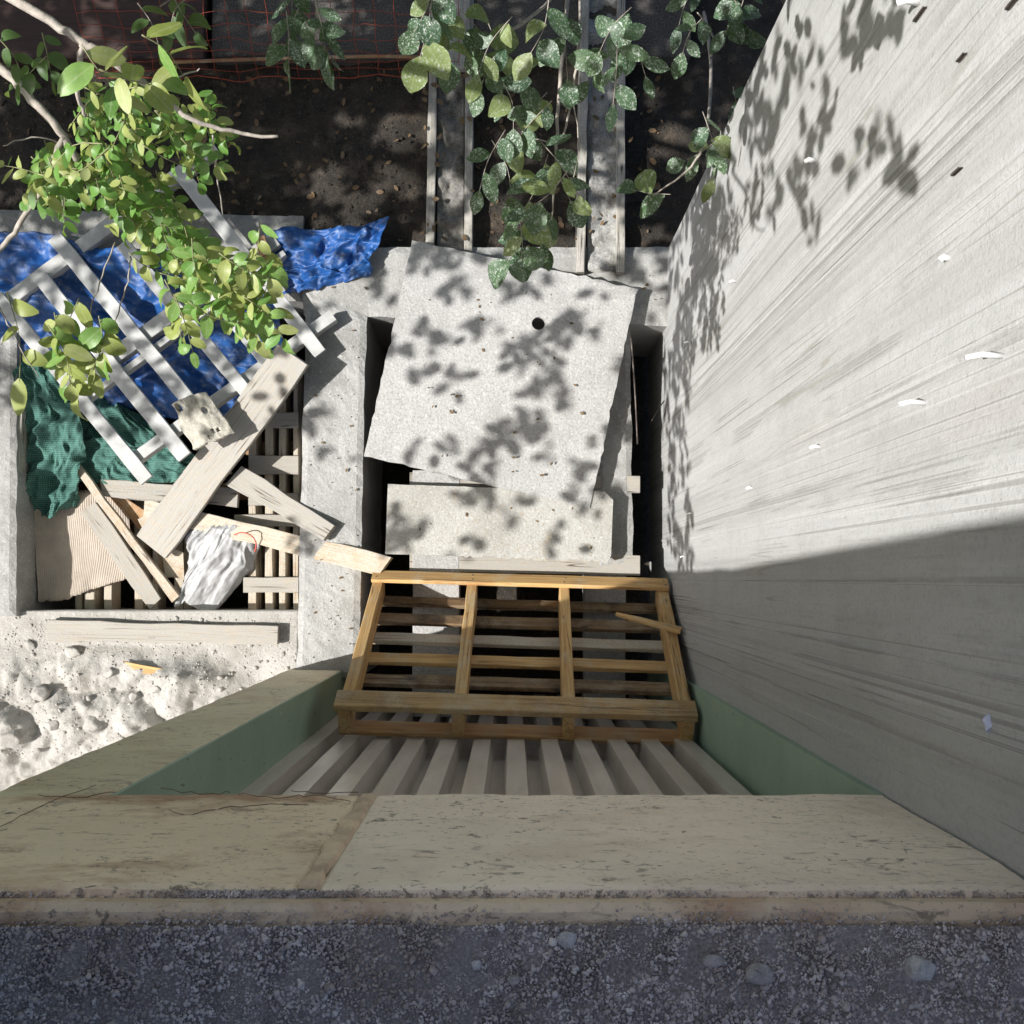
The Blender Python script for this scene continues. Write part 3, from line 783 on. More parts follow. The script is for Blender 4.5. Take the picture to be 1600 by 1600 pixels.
# back edge: concrete path, dark board, red netting
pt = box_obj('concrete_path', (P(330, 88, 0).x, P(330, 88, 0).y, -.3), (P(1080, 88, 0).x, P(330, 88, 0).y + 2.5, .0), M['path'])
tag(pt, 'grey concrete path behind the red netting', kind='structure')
bd = box_obj('backing_board', (P(-300, 60, 0).x, P(0, 96, 0).y, -.3), (P(322, 60, 0).x, P(0, 92, 0).y + .9, .03), M['red_board_shade'])
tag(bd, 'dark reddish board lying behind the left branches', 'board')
nett = empty('safety_netting', P(480, 90, 0), 'red plastic safety netting strung along the back of the soil', 'netting')
ybase = P(480, 118, 0).y
nx0, nx1 = P(150, 100, 0).x, P(720, 100, 0).x
def net_pt(u, v):
    return Vector((nx0 + (nx1 - nx0) * u + .012 * fbm(u * 9, v * 5, 1), ybase + .16 * v * v + .09 * v + .02 * fbm(u * 6, v * 3, 5.0), -.02 + .30 * v + .03 * fbm(u * 7, v * 3, 2.0)))
for i in range(19):
    u = i / 18
    tube('strand', [net_pt(u, k / 8) for k in range(9)], .0014, M['red_net'], nett, 4)
for j in range(9):
    v = j / 8
    tube('strand', [net_pt(k / 40, v) for k in range(41)], .0025 if j == 0 else .0013, M['red_net'], nett, 4)
tube('rail', smooth_path([P(250, 98, .02), P(420, 92, .02), P(600, 88, .03), P(690, 92, .02)], 4), .008, M['wood_brown'], nett, 6)

# ------------------------------------------------------------------ boards over the middle pit
zb = .06
bm = bmesh.new()
cor = [P(645, 378, zb), P(995, 452, zb), P(921, 795, zb - .02), P(570, 713, zb - .02)]
hole = P(841, 507, zb); hr = .0265
o0 = sum(cor, Vector()) / 4
edge = []
for k in range(4):
    a, b_ = cor[k], cor[(k + 1) % 4]
    for i in range(34):
        p = a.lerp(b_, i / 34); p += Vector((R.uniform(-1, 1), R.uniform(-1, 1), 0)) * (.0022 if R.random() < .85 else .007)
        edge.append(p)
# notch on the lower edge
nq = P(618, 722, zb - .02)
vs_e = [bm.verts.new(p - o0) for p in edge]
vs_h = [bm.verts.new(hole + Vector((cos(a) * hr, sin(a) * hr, 0)) - o0) for a in [2 * pi * i / 28 for i in range(28)]]
es = [bm.edges.new((vs_e[i], vs_e[(i + 1) % len(vs_e)])) for i in range(len(vs_e))]
es += [bm.edges.new((vs_h[i], vs_h[(i + 1) % 28])) for i in range(28)]
bmesh.ops.triangle_fill(bm, use_beauty=True, use_dissolve=False, edges=es)
bad = [f for f in bm.faces if (f.calc_center_median() - (hole - o0)).length < hr * .9 and all((v.co - (hole - o0)).length < hr * 1.02 for v in f.verts)]
bmesh.ops.delete(bm, geom=bad, context='FACES')
for f in bm.faces:
    if f.normal.z < 0: f.normal_flip()
ret = bmesh.ops.extrude_face_region(bm, geom=bm.faces[:])
for v in [q for q in ret['geom'] if isinstance(q, bmesh.types.BMVert)]: v.co.z += .018
pb = link_obj('plywood_board', bm_mesh('plywood_board', bm, M['ply']), Matrix.Translation(o0))
tag(pb, 'big cement-dusted plywood board with a round hole lying across the beams', 'board')
# second board with a frayed edge
bm = bmesh.new(); zb2 = .028
pl = []
def addl(a, b_, n, jit):
    for i in range(n):
        t = i / n; pl.append(P(a[0] + (b_[0] - a[0]) * t + R.uniform(-jit, jit) * .3, a[1] + (b_[1] - a[1]) * t + R.uniform(-jit, jit), zb2))
addl((607, 757), (944, 769), 20, .6); addl((944, 769), (957, 782), 4, .4); addl((957, 782), (954, 868), 8, .6)
addl((954, 868), (948, 879), 3, .5); addl((948, 879), (880, 876), 14, 2.6); addl((880, 876), (690, 868), 34, 2.4); addl((690, 868), (603, 866), 8, .6); addl((603, 866), (607, 757), 8, .6)
o0 = sum(pl, Vector()) / len(pl)
f = bm.faces.new([bm.verts.new(p - o0) for p in pl])
if f.normal.z < 0: f.normal_flip()
ret = bmesh.ops.extrude_face_region(bm, geom=[f])
for v in [q for q in ret['geom'] if isinstance(q, bmesh.types.BMVert)]: v.co.z += .024
bmesh.ops.triangulate(bm, faces=bm.faces[:])
m2 = mat_concrete('cement_dusted_plank', (.40, .395, .375), (.31, .30, .275), .7, .95, 4, (.30, .26, .20))
nt = m2.node_tree; N = NT(nt); bs = nt.nodes['Principled BSDF']
src = bs.inputs['Base Color'].links[0].from_socket
vv = N.coord(); cc = N.mix(N.ramp(N.noise(vv, 11, 6, .7), [(.60, 0.0), (.70, .45)]), src, (.42, .32, .19))
sp_ = N.node('ShaderNodeSeparateXYZ'); N.link(vv, sp_.inputs[0])
fe = N.math('ADD', N.math('MULTIPLY', sp_.outputs[1], 9.0), N.noise(N.coord((60, 8, 1)), 1.0, 4, .7))
cc = N.mix(N.ramp(N.math('ADD', fe, 1.0), [(.38, .75), (.62, 0.0)]), cc, (.40, .26, .12)); nt.links.new(cc, bs.inputs['Base Color'])
sb = link_obj('short_board', bm_mesh('short_board', bm, m2), Matrix.Translation(o0))
tag(sb, 'short dusty board with a frayed front edge, next to the leaning pallet', 'board')
# joists under the boards
for (x0, x1, y0, y1, z, lab) in [(645, 718, 735, 1120, -.03, 'left dusty joist showing through the leaning pallet'), (914, 978, 800, 1120, -.045, 'right dusty joist running under the leaning pallet')]:
    o = plank('joist', [(x0, y0), (x0 - 1, y1), (x1 - 1, y1), (x1, y0)], z, .12, M['ply']); tag(o, lab, 'joist', 'joists under the leaning pallet')
for (y0, y1, z, lab) in [(738, 764, -.005, 'narrow batten between the big board and the short board'), (862, 893, -.004, 'narrow batten between the short board and the leaning pallet')]:
    o = plank('batten', [(640, y0), (1000, y0 + 6), (1000, y1 + 6), (640, y1)], z - .028, .03, M['wood_dusty']); tag(o, lab, 'batten')
# thin rods beside the big board
for pts, r_, lab in [([(986, 528, .09), (992, 610, .05), (996, 694, -.02)], .0035, 'thin dark rod leaning in the slot by the tall wall'),
                     ([(1038, 626, .02), (1028, 640, -.03), (1018, 658, -.1)], .0025, 'bent wire sticking out of the tall wall foot')]:
    o = tube('rod', smooth_path([P(*q) for q in pts], 4), r_, M['steel']); tag(o, lab, 'rod')

# ------------------------------------------------------------------ leaning pallet
BL = P(584, 892, .03); BR = P(1043, 902, .03)
Wd = (BR - BL).length
TL = PY(525, 1092, -.415); TR = PY(1085, 1104, -.415)
gc = (BL + BR) / 2; tc_ = (TL + TR) / 2
ux = (BR - BL).normalized()
uy = (tc_ - gc) + Vector((.022, 0, 0)); PLN = uy.length + .045; uy.normalize(); ux = (ux - uy * ux.dot(uy)).normalized()
un = ux.cross(uy)
if un.z < 0: un = -un                      # faces the camera
pal = empty('leaning_pallet', gc, 'yellow wooden pallet leaning into the green recess', 'pallet')
def pal_board(name, u, t, n_, L, W, T, along, mat, rough=.0015):
    o = gc + ux * u + uy * t + un * n_
    return board(name, o, ux if along == 'x' else uy, un if True else un, L, W, T, mat, pal, rough)
SH = .095
for k, f in enumerate((-.5, -.168, .155, .5)):
    u = f * (Wd - .045)
    o = gc + ux * u + uy * (PLN / 2) + un * (-.018 - SH / 2)
    board('stringer', o, uy, un, PLN - .004, .04, SH, M['pine'], pal, .002)
pal_board('face_board', 0, .035, -.009, Wd, .07, .018, 'x', M['pine'])
pal_board('face_board', 0, PLN - .04, -.009, Wd + .016, .085, .024, 'x', M['pine_face'])
mats = [M['pine_old'], M['pine_old'], M['wood_half'], M['pine'], M['pine_old'], M['pine_old'], M['pine_red']]
for k in range(7):
    t_ = .04 + (PLN - .08) * k / 6
    o = pal_board('deck_slat', R.uniform(-.004, .004), t_, -.018 - SH - .0095, Wd + R.uniform(-.01, .01), R.uniform(.052, .066), .018, 'x', mats[k], .003)
nail = bmesh.new(); bmesh.ops.create_cone(nail, cap_ends=True, segments=8, radius1=.0035, radius2=.003, depth=.002)
nail_me = bm_mesh('nail', nail, M['steel'])
for f in (-.5, -.168, .155, .5):
    for t_ in (.02, .05, PLN - .02, PLN - .06):
        p = gc + ux * (f * (Wd - .045) + R.uniform(-.008, .008)) + uy * t_ + un * .001
        link_obj('nail', nail_me, frame(p, ux, un), pal)
a = P(962, 959, .28); b_ = P(1062, 985, .36)
o = board('splinter_stick', (a + b_) / 2, b_ - a, un, (b_ - a).length, .02, .012, M['pine'], None, .003, taper=-.6); tag(o, 'loose pine splinter stick resting on the leaning pallet', 'stick')

# ------------------------------------------------------------------ left pit: old pallets, planks, cardboard, nets
pp = empty('pit_pallet', P(280, 900, -.4), 'dusty brown pallet at the bottom of the left pit, under the cardboard', 'pallet', 'old pallets in the left pit')
for (x0, wd) in [(118, 10), (132, 16), (163, 12), (210, 14), (238, 9), (272, 14), (288, 12), (394, 14), (414, 15)]:
    plank('stringer', [(x0, 770), (x0, 974), (x0 + wd, 974), (x0 + wd, 770)], -.23 + R.uniform(-.006, .006), .10, M['wood_half'], pp)
for (y0, y1, x0, x1) in [(752, 778, 120, 440), (812, 836, 120, 440), (870, 896, 120, 440), (985, 1004, 118, 438)]:
    plank('deck_board', [(x0, y0), (x1, y0 + 4), (x1, y1 + 4), (x0, y1)], -.334, .02, M['wood_brown'], pp)
p2 = empty('pit_pallet', P(425, 800, -.4), 'dusty pallet lattice in the pit beside the concrete beam', 'pallet', 'old pallets in the left pit')
for (x0, wd) in [(388, 12), (414, 12), (436, 10), (458, 8)]:
    plank('stringer', [(x0, 560), (x0, 985), (x0 + wd, 985), (x0 + wd, 560)], -.165, .10, M['wood_half'], p2)
for (y0, y1, x0, x1) in [(560, 584, 380, 466), (644, 668, 424, 466), (712, 741, 392, 466), (770, 790, 388, 466), (804, 822, 366, 466), (902, 926, 380, 466)]:
    plank('deck_board', [(x0, y0), (x1, y0), (x1, y1), (x0, y1)], -.142, .02, M['wood_dusty'], p2)
for (y0, y1) in [(690, 710), (850, 872), (960, 978)]:
    plank('deck_board', [(384, y0), (468, y0), (468, y1), (384, y1)], -.27, .02, M['wood_brown'], p2)

def loose(name, px, z, th, mat, label, cat='plank', group='loose planks in the left pit', rough=.0045):
    o = plank(name, px, z, th, mat, None, rough); return tag(o, label, cat, group)
loose('loose_plank', [(74, 969), (434, 979), (433, 1008), (74, 1001)], .006, .03, M['wood_dusty'], 'whitish plank lying along the mortar ground below the pit')
loose('loose_plank', [(433, 538), (212, 836), (258, 873), (481, 571)], [.155, -.11, -.11, .155], .026, M['wood_dusty'], 'wide pale plank laid diagonally over the white pallet')
loose('loose_plank', [(378, 727), (523, 820), (505, 844), (352, 757)], [-.05, .045, .045, -.05], .028, M['wood_dusty'], 'pale plank resting its end on the concrete beam')
loose('loose_plank', [(226, 779), (612, 870), (592, 898), (224, 808)], [-.135, .045, .045, -.135], .03, M['wood_half'], 'long yellowish plank reaching over the beam to the leaning pallet')
loose('loose_plank', [(156, 749), (372, 764), (370, 792), (160, 776)], -.125, .03, M['wood_dusty'], 'short pale plank below the end of the white pallet')
loose('loose_plank', [(150, 784), (252, 934), (233, 953), (124, 800)], [-.135, -.15, -.15, -.135], .022, M['wood_dusty'], 'dusty grey plank lying on the cardboard')
loose('loose_stick', [(120, 720), (279, 932), (269, 941), (111, 727)], [-.09, -.12, -.12, -.09], .025, M['wood_half'], 'thin brown stick along the dusty grey plank', 'stick')
loose('loose_plank', [(176, 762), (236, 806), (226, 838), (160, 762)], -.165, .02, M['wood_brown'], 'small brown board wedged beside the thin stick')
loose('board_scrap', [(252, 850), (286, 862), (288, 905), (258, 902)], -.16, .018, M['wood_half'], 'small board scrap left of the crumpled grey sack')
loose('loose_plank', [(236, 800), (262, 852), (250, 866), (214, 812)], -.15, .02, M['wood_half'], 'short offcut under the wide diagonal plank')
loose('wood_splinter', [(192, 1033), (286, 1051), (284, 1060), (215, 1051)], .03, .012, M['pine'], 'orange wood splinter on the white mortar ground', 'splinter', None)
loose('loose_plank', [(398, 372), (412, 366), (424, 400), (408, 408)], .10, .03, M['wood_brown'], 'dark plank end between white pallet and blue tarpaulin')

# cardboard with real flutes
def card(u, v):
    return (.0011 * sin(u * 2 * pi * 46) + .012 * fbm(u * 2, v * 2, 1.0), 0, .006 * fbm(u * 14, v * 2, 4.0) if v in (0.0, 1.0) else 0)
cb = coons('cardboard_sheet', [(60, 940, -.175), (56, 860, -.17), (40, 770, -.165)], [(196, 905, -.19), (205, 850, -.185), (200, 770, -.18)],
           [(60, 940, -.175), (100, 938, -.18), (140, 922, -.185), (196, 905, -.19)], [(40, 770, -.165), (120, 765, -.17), (200, 770, -.18)], 276, 24, card, M['cardboard'])
tag(cb, 'tan corrugated cardboard sheet beside the left concrete beam', 'cardboard')
# old timber board leaning on the left beam face
o = plank('edge_board', [(42, 600), (10, 946), (60, 936), (44, 780)], [-.02, -.02, -.18, -.16], .02, M['wood_grey']); tag(o, 'grey-brown board against the left beam below the green net', 'board')

# blue tarpaulin, green net
def folds(sx, sy, amp, seed, fx=1.0):
    def f(u, v):
        a = fbm(u * sx * .8, v * sy * .8, seed, 2); r = abs(fbm(u * sx * 1.1 + v * 3, v * sy * 1.1 - u * 2, seed + 2, 2))
        r2 = abs(fbm(u * sx * 4 + 1, v * sy * 4, seed + 5, 3))
        return (amp * (1.2 * a - 1.1 * r - .12 * r2), amp * .5 * fbm(u * sx, v * sy, seed + 7), amp * .5 * fbm(u * sx, v * sy, seed + 9))
    return f
tb = coons('blue_tarpaulin', [(-40, 620, -.06), (-40, 480, .05), (-40, 355, .075)], [(430, 660, -.2), (445, 540, -.10), (420, 430, -.0)],
           [(-40, 620, -.06), (120, 625, -.11), (300, 655, -.16), (430, 660, -.2)], [(-40, 355, .075), (95, 368, .07), (250, 405, .05), (420, 430, -.0)], 120, 90, folds(6, 5, .04, 2.0), M['tarp'])
tag(tb, 'blue tarpaulin spread under the white slatted pallet', 'tarpaulin')
tb2 = coons('blue_tarpaulin', [(412, 452, .0), (406, 410, .04), (416, 358, .03)], [(578, 430, .03), (582, 395, .06), (608, 338, .09)],
            [(412, 452, .0), (470, 458, .01), (530, 440, .02), (578, 430, .03)], [(416, 358, .03), (500, 356, .05), (560, 350, .06), (608, 338, .09)], 90, 60, folds(5, 4, .035, 9.0), M['tarp'])
tag(tb2, 'blue tarpaulin bunched on the beam right of the white pallet', 'tarpaulin')
gn = coons('green_net', [(40, 795, -.13), (24, 740, -.09), (40, 660, -.06), (22, 590, -.02)], [(118, 790, -.13), (128, 720, -.06), (128, 640, -.03), (60, 550, .0)],
           [(40, 795, -.13), (62, 806, -.135), (90, 802, -.13), (118, 790, -.13)], [(22, 590, -.02), (35, 568, -.02), (45, 560, .0), (60, 550, .0)], 60, 110, folds(3, 6, .045, 4.0), M['net'])
tag(gn, 'green shade net hanging over the left beam edge', 'net')
gn2 = coons('green_net', [(118, 752, -.12), (110, 690, -.1), (100, 620, -.08)], [(300, 752, -.13), (310, 715, -.13), (240, 660, -.12)],
            [(118, 752, -.12), (200, 756, -.12), (300, 752, -.13)], [(100, 620, -.08), (170, 622, -.1), (240, 660, -.12)], 90, 60, folds(5, 4, .04, 14.0), M['net'])
tag(gn2, 'green shade net bunched beneath the lower end of the white pallet', 'net')

# white slatted pallet, turned
wp = empty('white_pallet', P(250, 530, 0), 'white-painted slatted pallet lying turned over the blue tarpaulin', 'pallet')
zw = .085
for (a, b_, wd) in [((-6, 462), (229, 750), 26), ((62, 432), (288, 714), 27), ((84, 369), (330, 668), 27), ((190, 380), (392, 622), 25), ((192, 288), (424, 574), 25), ((278, 266), (500, 552), 26)]:
    d = Vector((b_[0] - a[0], b_[1] - a[1])).normalized(); n_ = Vector((-d.y, d.x)) * wd * .43
    zz = [zw + .02 * (1 if p[1] < 450 else 0) - .0 for p in (a, b_, b_, a)]
    plank('slat', [(a[0] + n_.x, a[1] + n_.y), (b_[0] + n_.x, b_[1] + n_.y), (b_[0] - n_.x, b_[1] - n_.y), (a[0] - n_.x, a[1] - n_.y)], zw, .018, M['white_paint'], wp)
for (a, b_, wd) in [((4, 474), (336, 228), 22), ((100, 612), (430, 372), 24), ((204, 720), (520, 492), 18), ((118, 634), (444, 394), 10)]:
    d = Vector((b_[0] - a[0], b_[1] - a[1])).normalized(); n_ = Vector((-d.y, d.x)) * wd / 2
    plank('stringer', [(a[0] + n_.x, a[1] + n_.y), (b_[0] + n_.x, b_[1] + n_.y), (b_[0] - n_.x, b_[1] - n_.y), (a[0] - n_.x, a[1] - n_.y)], zw - .0195, .045, M['white_paint'], wp)

# broken block with holes
GN = 30
ctr = P(318, 658, .15); ex = (P(352, 640, .15) - P(300, 672, .15)); 
a0, a1, a2, a3 = P(268, 632, .17), P(322, 612, .17), P(368, 676, .15), P(300, 702, .14)
holes = [(.12, .12, .09), (.72, .36, .075), (.60, .83, .05), (.72, .82, .05), (.46, .90, .04), (.30, .06, .05)]
bm = bmesh.new(); gvv = {}
for j in range(GN + 1):
    for i in range(GN + 1):
        u, v = i / GN, j / GN
        p = a0.lerp(a1, u).lerp(a3.lerp(a2, u), v)
        wv = .008 * sin(v * 9) * (1 - u)
        p = p + Vector((wv, 0, .03 * sin(pi * u) * (1 - .5 * v) + .012 * fbm(u * 4, v * 4, 3.0)))
        gvv[i, j] = bm.verts.new(p - ctr)
for j in range(GN):
    for i in range(GN):
        u, v = (i + .5) / GN, (j + .5) / GN
        if any((u - hx) ** 2 + (v - hy) ** 2 < hr_ ** 2 for hx, hy, hr_ in holes): continue
        bm.faces.new((gvv[i, j], gvv[i + 1, j], gvv[i + 1, j + 1], gvv[i, j + 1]))
bmesh.ops.delete(bm, geom=[v for v in bm.verts if not v.link_faces], context='VERTS')
bk = link_obj('broken_block', bm_mesh('broken_block', bm, M['old_block'], True), Matrix.Translation(ctr))
md = bk.modifiers.new('thickness', 'SOLIDIFY'); md.thickness = .022; md.offset = -1
tag(bk, 'pale broken block with holes lying on the white pallet', 'block')

# crumpled sack with red string
def sackf(u, v):
    dome = .075 * sin(pi * min(1, max(0, u))) ** .6 * sin(pi * min(1, max(0, .12 + .8 * v))) ** .7
    sp_ = (u - .75) / (1.25 - v)                      # creases run from the neck
    r1 = abs(fbm(sp_ * 3.2, v * 1.1, 2.0, 2)); r2 = abs(fbm(sp_ * 7, v * 2.2, 6.0, 2)); r3 = abs(fbm(u * 2.2, v * 2.2, 9.0, 2))
    return (dome - .03 * r1 - .007 * r2 - .035 * r3 - .010 * abs(fbm(u * 5, v * 5, 12.0, 2)), .01 * fbm(u * 4, v * 4, 3.0), .01 * fbm(u * 4, v * 4, 4.0))
sk = coons('crumpled_sack', [(272, 948, -.16), (292, 890, -.13), (290, 832, -.12)], [(330, 962, -.16), (392, 890, -.13), (408, 838, -.1)],
           [(272, 948, -.16), (290, 940, -.16), (312, 952, -.16), (330, 962, -.16)], [(290, 832, -.12), (330, 818, -.1), (375, 812, -.09), (408, 838, -.1)], 80, 90, sackf, M['sack'])
tag(sk, 'crumpled grey sack lying in the left pit', 'sack')
st = tube('red_string', smooth_path([P(366, 836, -.02), P(380, 832, .0), P(394, 838, -.01), P(400, 850, -.03), P(398, 862, -.05)], 4, .002), .0025, M['string'])
tag(st, 'short piece of red string tied around the sack neck', 'string')

# rubble lumps and chips over the mortar ground
for k, (x, y, r_) in enumerate([(60, 1085, .055), (110, 1020, .04), (150, 1130, .05), (40, 1010, .035), (210, 1090, .03), (30, 1150, .05), (250, 1075, .022), (90, 1130, .035), (175, 1050, .03), (330, 1020, .014)]):
    p = P(x, y, 0)
    o = link_obj('mortar_lump', hull_mesh('mortar_lump', r_ * .8, .7, M['mortar'], 60 + k, 22), Matrix.Translation((p.x, p.y, rub_z(p.x, p.y) + r_ * .1)))
    where = ['largest white mortar lump at lower left', 'white mortar lump near the whitish plank', 'white mortar lump beside the olive pier', 'white mortar lump under the left beam end', 'small mortar lump below the orange splinter',
             'lowest white mortar lump at the left edge', 'tiny mortar lump right of the splinter end', 'mortar lump between the largest and the pier lumps', 'mortar lump left of the orange splinter', 'pebble-sized mortar crumb below the whitish plank end'][k]
    tag(o, where, 'rubble', 'mortar lumps')
pos = []; siz = []
for k in range(2500):
    q = R.random()
    if q < .55: x, y = R.uniform(0, 460), R.uniform(965, 1190); p = P(x, y, 0); z = rub_z(p.x, p.y)
    else: x, y = R.uniform(480, 1040), R.uniform(390, 1030); p = P(x, y, 0); z = .004
    s = R.uniform(.0015, .005) * (R.uniform(1.6, 3.6) if R.random() < .10 and q < .55 else 1)
    if q >= .55:
        if not (x < 560 or (y < 488 and x > 998)): continue
        if x < 560 and (y < 500): continue
        s *= .7
    pos.append((p.x, p.y, z)); siz.append(s)
o = grains('mortar_crumbs', pos, siz, M['mortar']); tag(o, 'scattered crumbs of mortar on beams and rubble', 'rubble', kind='stuff')

# ------------------------------------------------------------------ vegetation
def leaf_mesh(name, L, W, mat, notch=0.0, pointed=0.0, fold=.18, curl=.15, seed=0, n=6):
    vs = []; fs = []
    for i in range(n + 1):
        t = i / n
        w = W / 2 * (sin(pi * min(1, t ** (.85 + .25 * pointed) * .97 + .015)) ** (.62 + .35 * pointed))
        x = L * t; zc = -curl * L * (t - .4) ** 2 + .02 * L * sin(t * 5 + seed)
        xe = x - (notch * L if i == n else 0)
        e = .03 * L * sin(t * 11 + seed * 2)
        vs += [(x, w * .98, zc + fold * w + e * .3), (x + (0 if i < n else -notch * L), 0, zc), (x, -w * .98, zc + fold * w * .8 - e * .3)]
    for i in range(n):
        a = i * 3
        fs += [(a, a + 1, a + 4, a + 3), (a + 1, a + 2, a + 5, a + 4)]
    return mesh(name, vs, fs, mat, True)
cnt_ = {}; rest_ = {}
class Leaves:
    def __init__(s, mats, L=1.0, W=.55, **kw):
        s.me = [leaf_mesh('leaf', L, W * (1 + .11 * (k - 2)), m_, seed=k * 1.7, curl=.05 + .16 * k, fold=-.08 + .13 * k, **kw) for m_ in mats for k in range(5)]
    def place(s, p, d, nrm, size, parent, rnd):
        m_ = rnd.choice(s.me)
        cnt_[parent.name] = cnt_.get(parent.name, 0) + 1
        if cnt_[parent.name] > 300:
            rest_.setdefault((parent.name, m_.materials[0].name), []).append((m_, frame(p, d, nrm) @ Matrix.Scale(size, 4))); return None
        o = bpy.data.objects.new('leaf', m_); col.objects.link(o); o.parent = parent
        o.matrix_basis = Matrix.Translation(-parent.location) @ frame(p, d, nrm) @ Matrix.Scale(size, 4)
        return o
def spray(parent, leaves, a, b_, za, zb_, n, spx, rnd, twig_mat=M['twig'], r0=.0012, upbias=1.0, spread=1.0, alt=True):
    """one twig from picture point a to b with n leaves along it, leaf length spx picture px"""
    p0 = P(a[0], a[1], za); p1 = P(b_[0], b_[1], zb_); L = (p1 - p0).length
    side = (p1 - p0).cross(Vector((0, 0, 1))).normalized()
    mid = (p0 + p1) / 2 + side * rnd.uniform(-.12, .12) * L + Vector((0, 0, rnd.uniform(.0, .08) * L))
    path = smooth_path([p0, mid, p1], 4)
    tube('twig', path, [r0 * (1 - .6 * i / len(path)) for i in range(len(path))], twig_mat, parent, 4)
    for k in range(n):
        t = (k + .6) / n; f = t * (len(path) - 1); i = min(int(f), len(path) - 2)
        p = path[i].lerp(path[i + 1], f - i)
        d = (path[i + 1] - path[i]).normalized()
        sd = d.cross(Vector((0, 0, 1))).normalized() * (1 if k % 2 else -1)
        dir_ = (d * rnd.uniform(.2, .8) + sd * rnd.uniform(.5, 1.1) * spread + Vector((0, 0, rnd.uniform(-.45, .25)))) if k < n - 1 else d
        nrm = Vector((rnd.uniform(-.9, .55), rnd.uniform(-.8, .7), upbias))
        size = spx * rnd.uniform(.75, 1.2) * (CAMH - p.z) / F
        leaves.place(p + dir_.normalized() * .002, dir_, nrm, size, parent, rnd)
def region(parent, leaves, cx, cy, rx, ry, k, n, spx, z0, z1, rnd, ang=(40, 140), ln=(60, 110), **kw):
    for _ in range(k):
        while True:
            u, v = rnd.uniform(-1, 1), rnd.uniform(-1, 1)
            if u * u + v * v <= 1: break
        a_ = radians(rnd.uniform(*ang)); L = rnd.uniform(*ln)
        x, y = cx + u * rx, cy + v * ry
        z = rnd.uniform(z0, z1)
        spray(parent, leaves, (x - cos(a_) * L / 2, y - sin(a_) * L / 2), (x + cos(a_) * L / 2, y + sin(a_) * L / 2), z + .02, z - .05, n, spx, rnd, **kw)

V = random.Random(21)
tree = empty('carob_tree', Vector((-3.5, 1.5, 0)), 'leafy green tree reaching in from the left over the white pallet', 'tree')
tz = Vector((-3.5, 1.5, -.1))
tube('trunk', smooth_path([tz, Vector((-3.45, 1.5, 1.2)), Vector((-3.3, 1.45, 2.4)), Vector((-3.2, 1.4, 3.6)), Vector((-3.1, 1.3, 4.8))], 4, .01), [.16 - .006 * i for i in range(17)], M['bark_dark'], tree, 10)
def limb(pts, r0, r1, mat=M['bark']):
    path = smooth_path(pts, 5, .002); n = len(path)
    tube('branch', path, [r0 + (r1 - r0) * i / (n - 1) for i in range(n)], mat, tree, 7)
limb([Vector((-3.3, 1.45, 2.4)), Vector((-2.2, 1.3, 2.7)), P(-200, -140, 2.86), P(-80, -60, 2.85)], .03, .0072)
limb([P(-80, -60, 2.85), P(60, 22, 2.85), P(128, 66, 2.84), P(165, 88, 2.83), P(230, 135, 2.8), P(300, 186, 2.78), P(360, 205, 2.76), P(434, 213, 2.75)], .0072, .0022)
limb([P(130, 70, 2.84), P(122, 110, 2.82), P(121, 145, 2.8), P(134, 182, 2.76)], .0045, .0025)
limb([Vector((-3.35, 1.45, 1.6)), Vector((-2.2, 1.25, 2.2)), P(-160, -20, 2.42), P(-60, 60, 2.45)], .03, .009)
limb([P(-60, 60, 2.45), P(0, 106, 2.5), P(50, 155, 2.5), P(100, 214, 2.48), P(120, 250, 2.45)], .009, .006)
limb([P(100, 214, 2.48), P(78, 262, 2.46), P(60, 305, 2.44), P(34, 345, 2.42), P(0, 390, 2.4), P(-50, 440, 2.38)], .005, .0045)
for q in [[(232, 140, 2.8), (270, 122, 2.82), (312, 107, 2.84)], [(110, 230, 2.46), (60, 214, 2.47), (5, 228, 2.47)], [(180, 380, 2.2), (160, 430, 2.2), (140, 490, 2.18), (130, 545, 2.15)],
          [(204, 400, 2.2), (200, 440, 2.2), (180, 500, 2.17), (165, 545, 2.15)], [(330, 210, 2.6), (337, 260, 2.55), (348, 335, 2.5)], [(150, 240, 2.5), (180, 280, 2.45), (240, 330, 2.4), (300, 390, 2.3), (380, 470, 2.25)],
          [(0, 480, 2.3), (25, 530, 2.3), (60, 590, 2.25)], [(92, 240, 2.5), (95, 300, 2.45), (100, 340, 2.4)]]:
    limb([P(*c) for c in q], .0018, .0009)
LB = Leaves([M['leaf_bright'], M['leaf_bright'], M['leaf_yellow']], W=.56, notch=.04)
LY = Leaves([M['leaf_yellow'], M['leaf_yellow'], M['leaf_bright']], W=.56, notch=.04)
LDk = Leaves([M['leaf_dark']], W=.6)
region(tree, LY, 205, 100, 60, 32, 3, 5, 62, 2.85, 3.05, V, (10, 70), (90, 120))
region(tree, LY, 345, 455, 85, 75, 11, 9, 33, 2.1, 2.4, V, (10, 110), (70, 110))
region(tree, LY, 115, 505, 60, 75, 6, 7, 42, 2.15, 2.35, V, (50, 120), (70, 110))
region(tree, LB, 345, 455, 85, 75, 9, 9, 31, 2.1, 2.4, V, (10, 110), (70, 110))
region(tree, LB, 280, 395, 55, 35, 6, 8, 31, 2.1, 2.4, V, (0, 90), (60, 100))
region(tree, LB, 55, 260, 50, 40, 5, 7, 32, 2.4, 2.6, V, (60, 200), (60, 90))
region(tree, LB, 250, 330, 65, 45, 13, 9, 28, 2.25, 2.5, V, (20, 100), (70, 110))
region(tree, LB, 295, 215, 58, 45, 12, 10, 25, 2.4, 2.7, V, (0, 90), (70, 110))
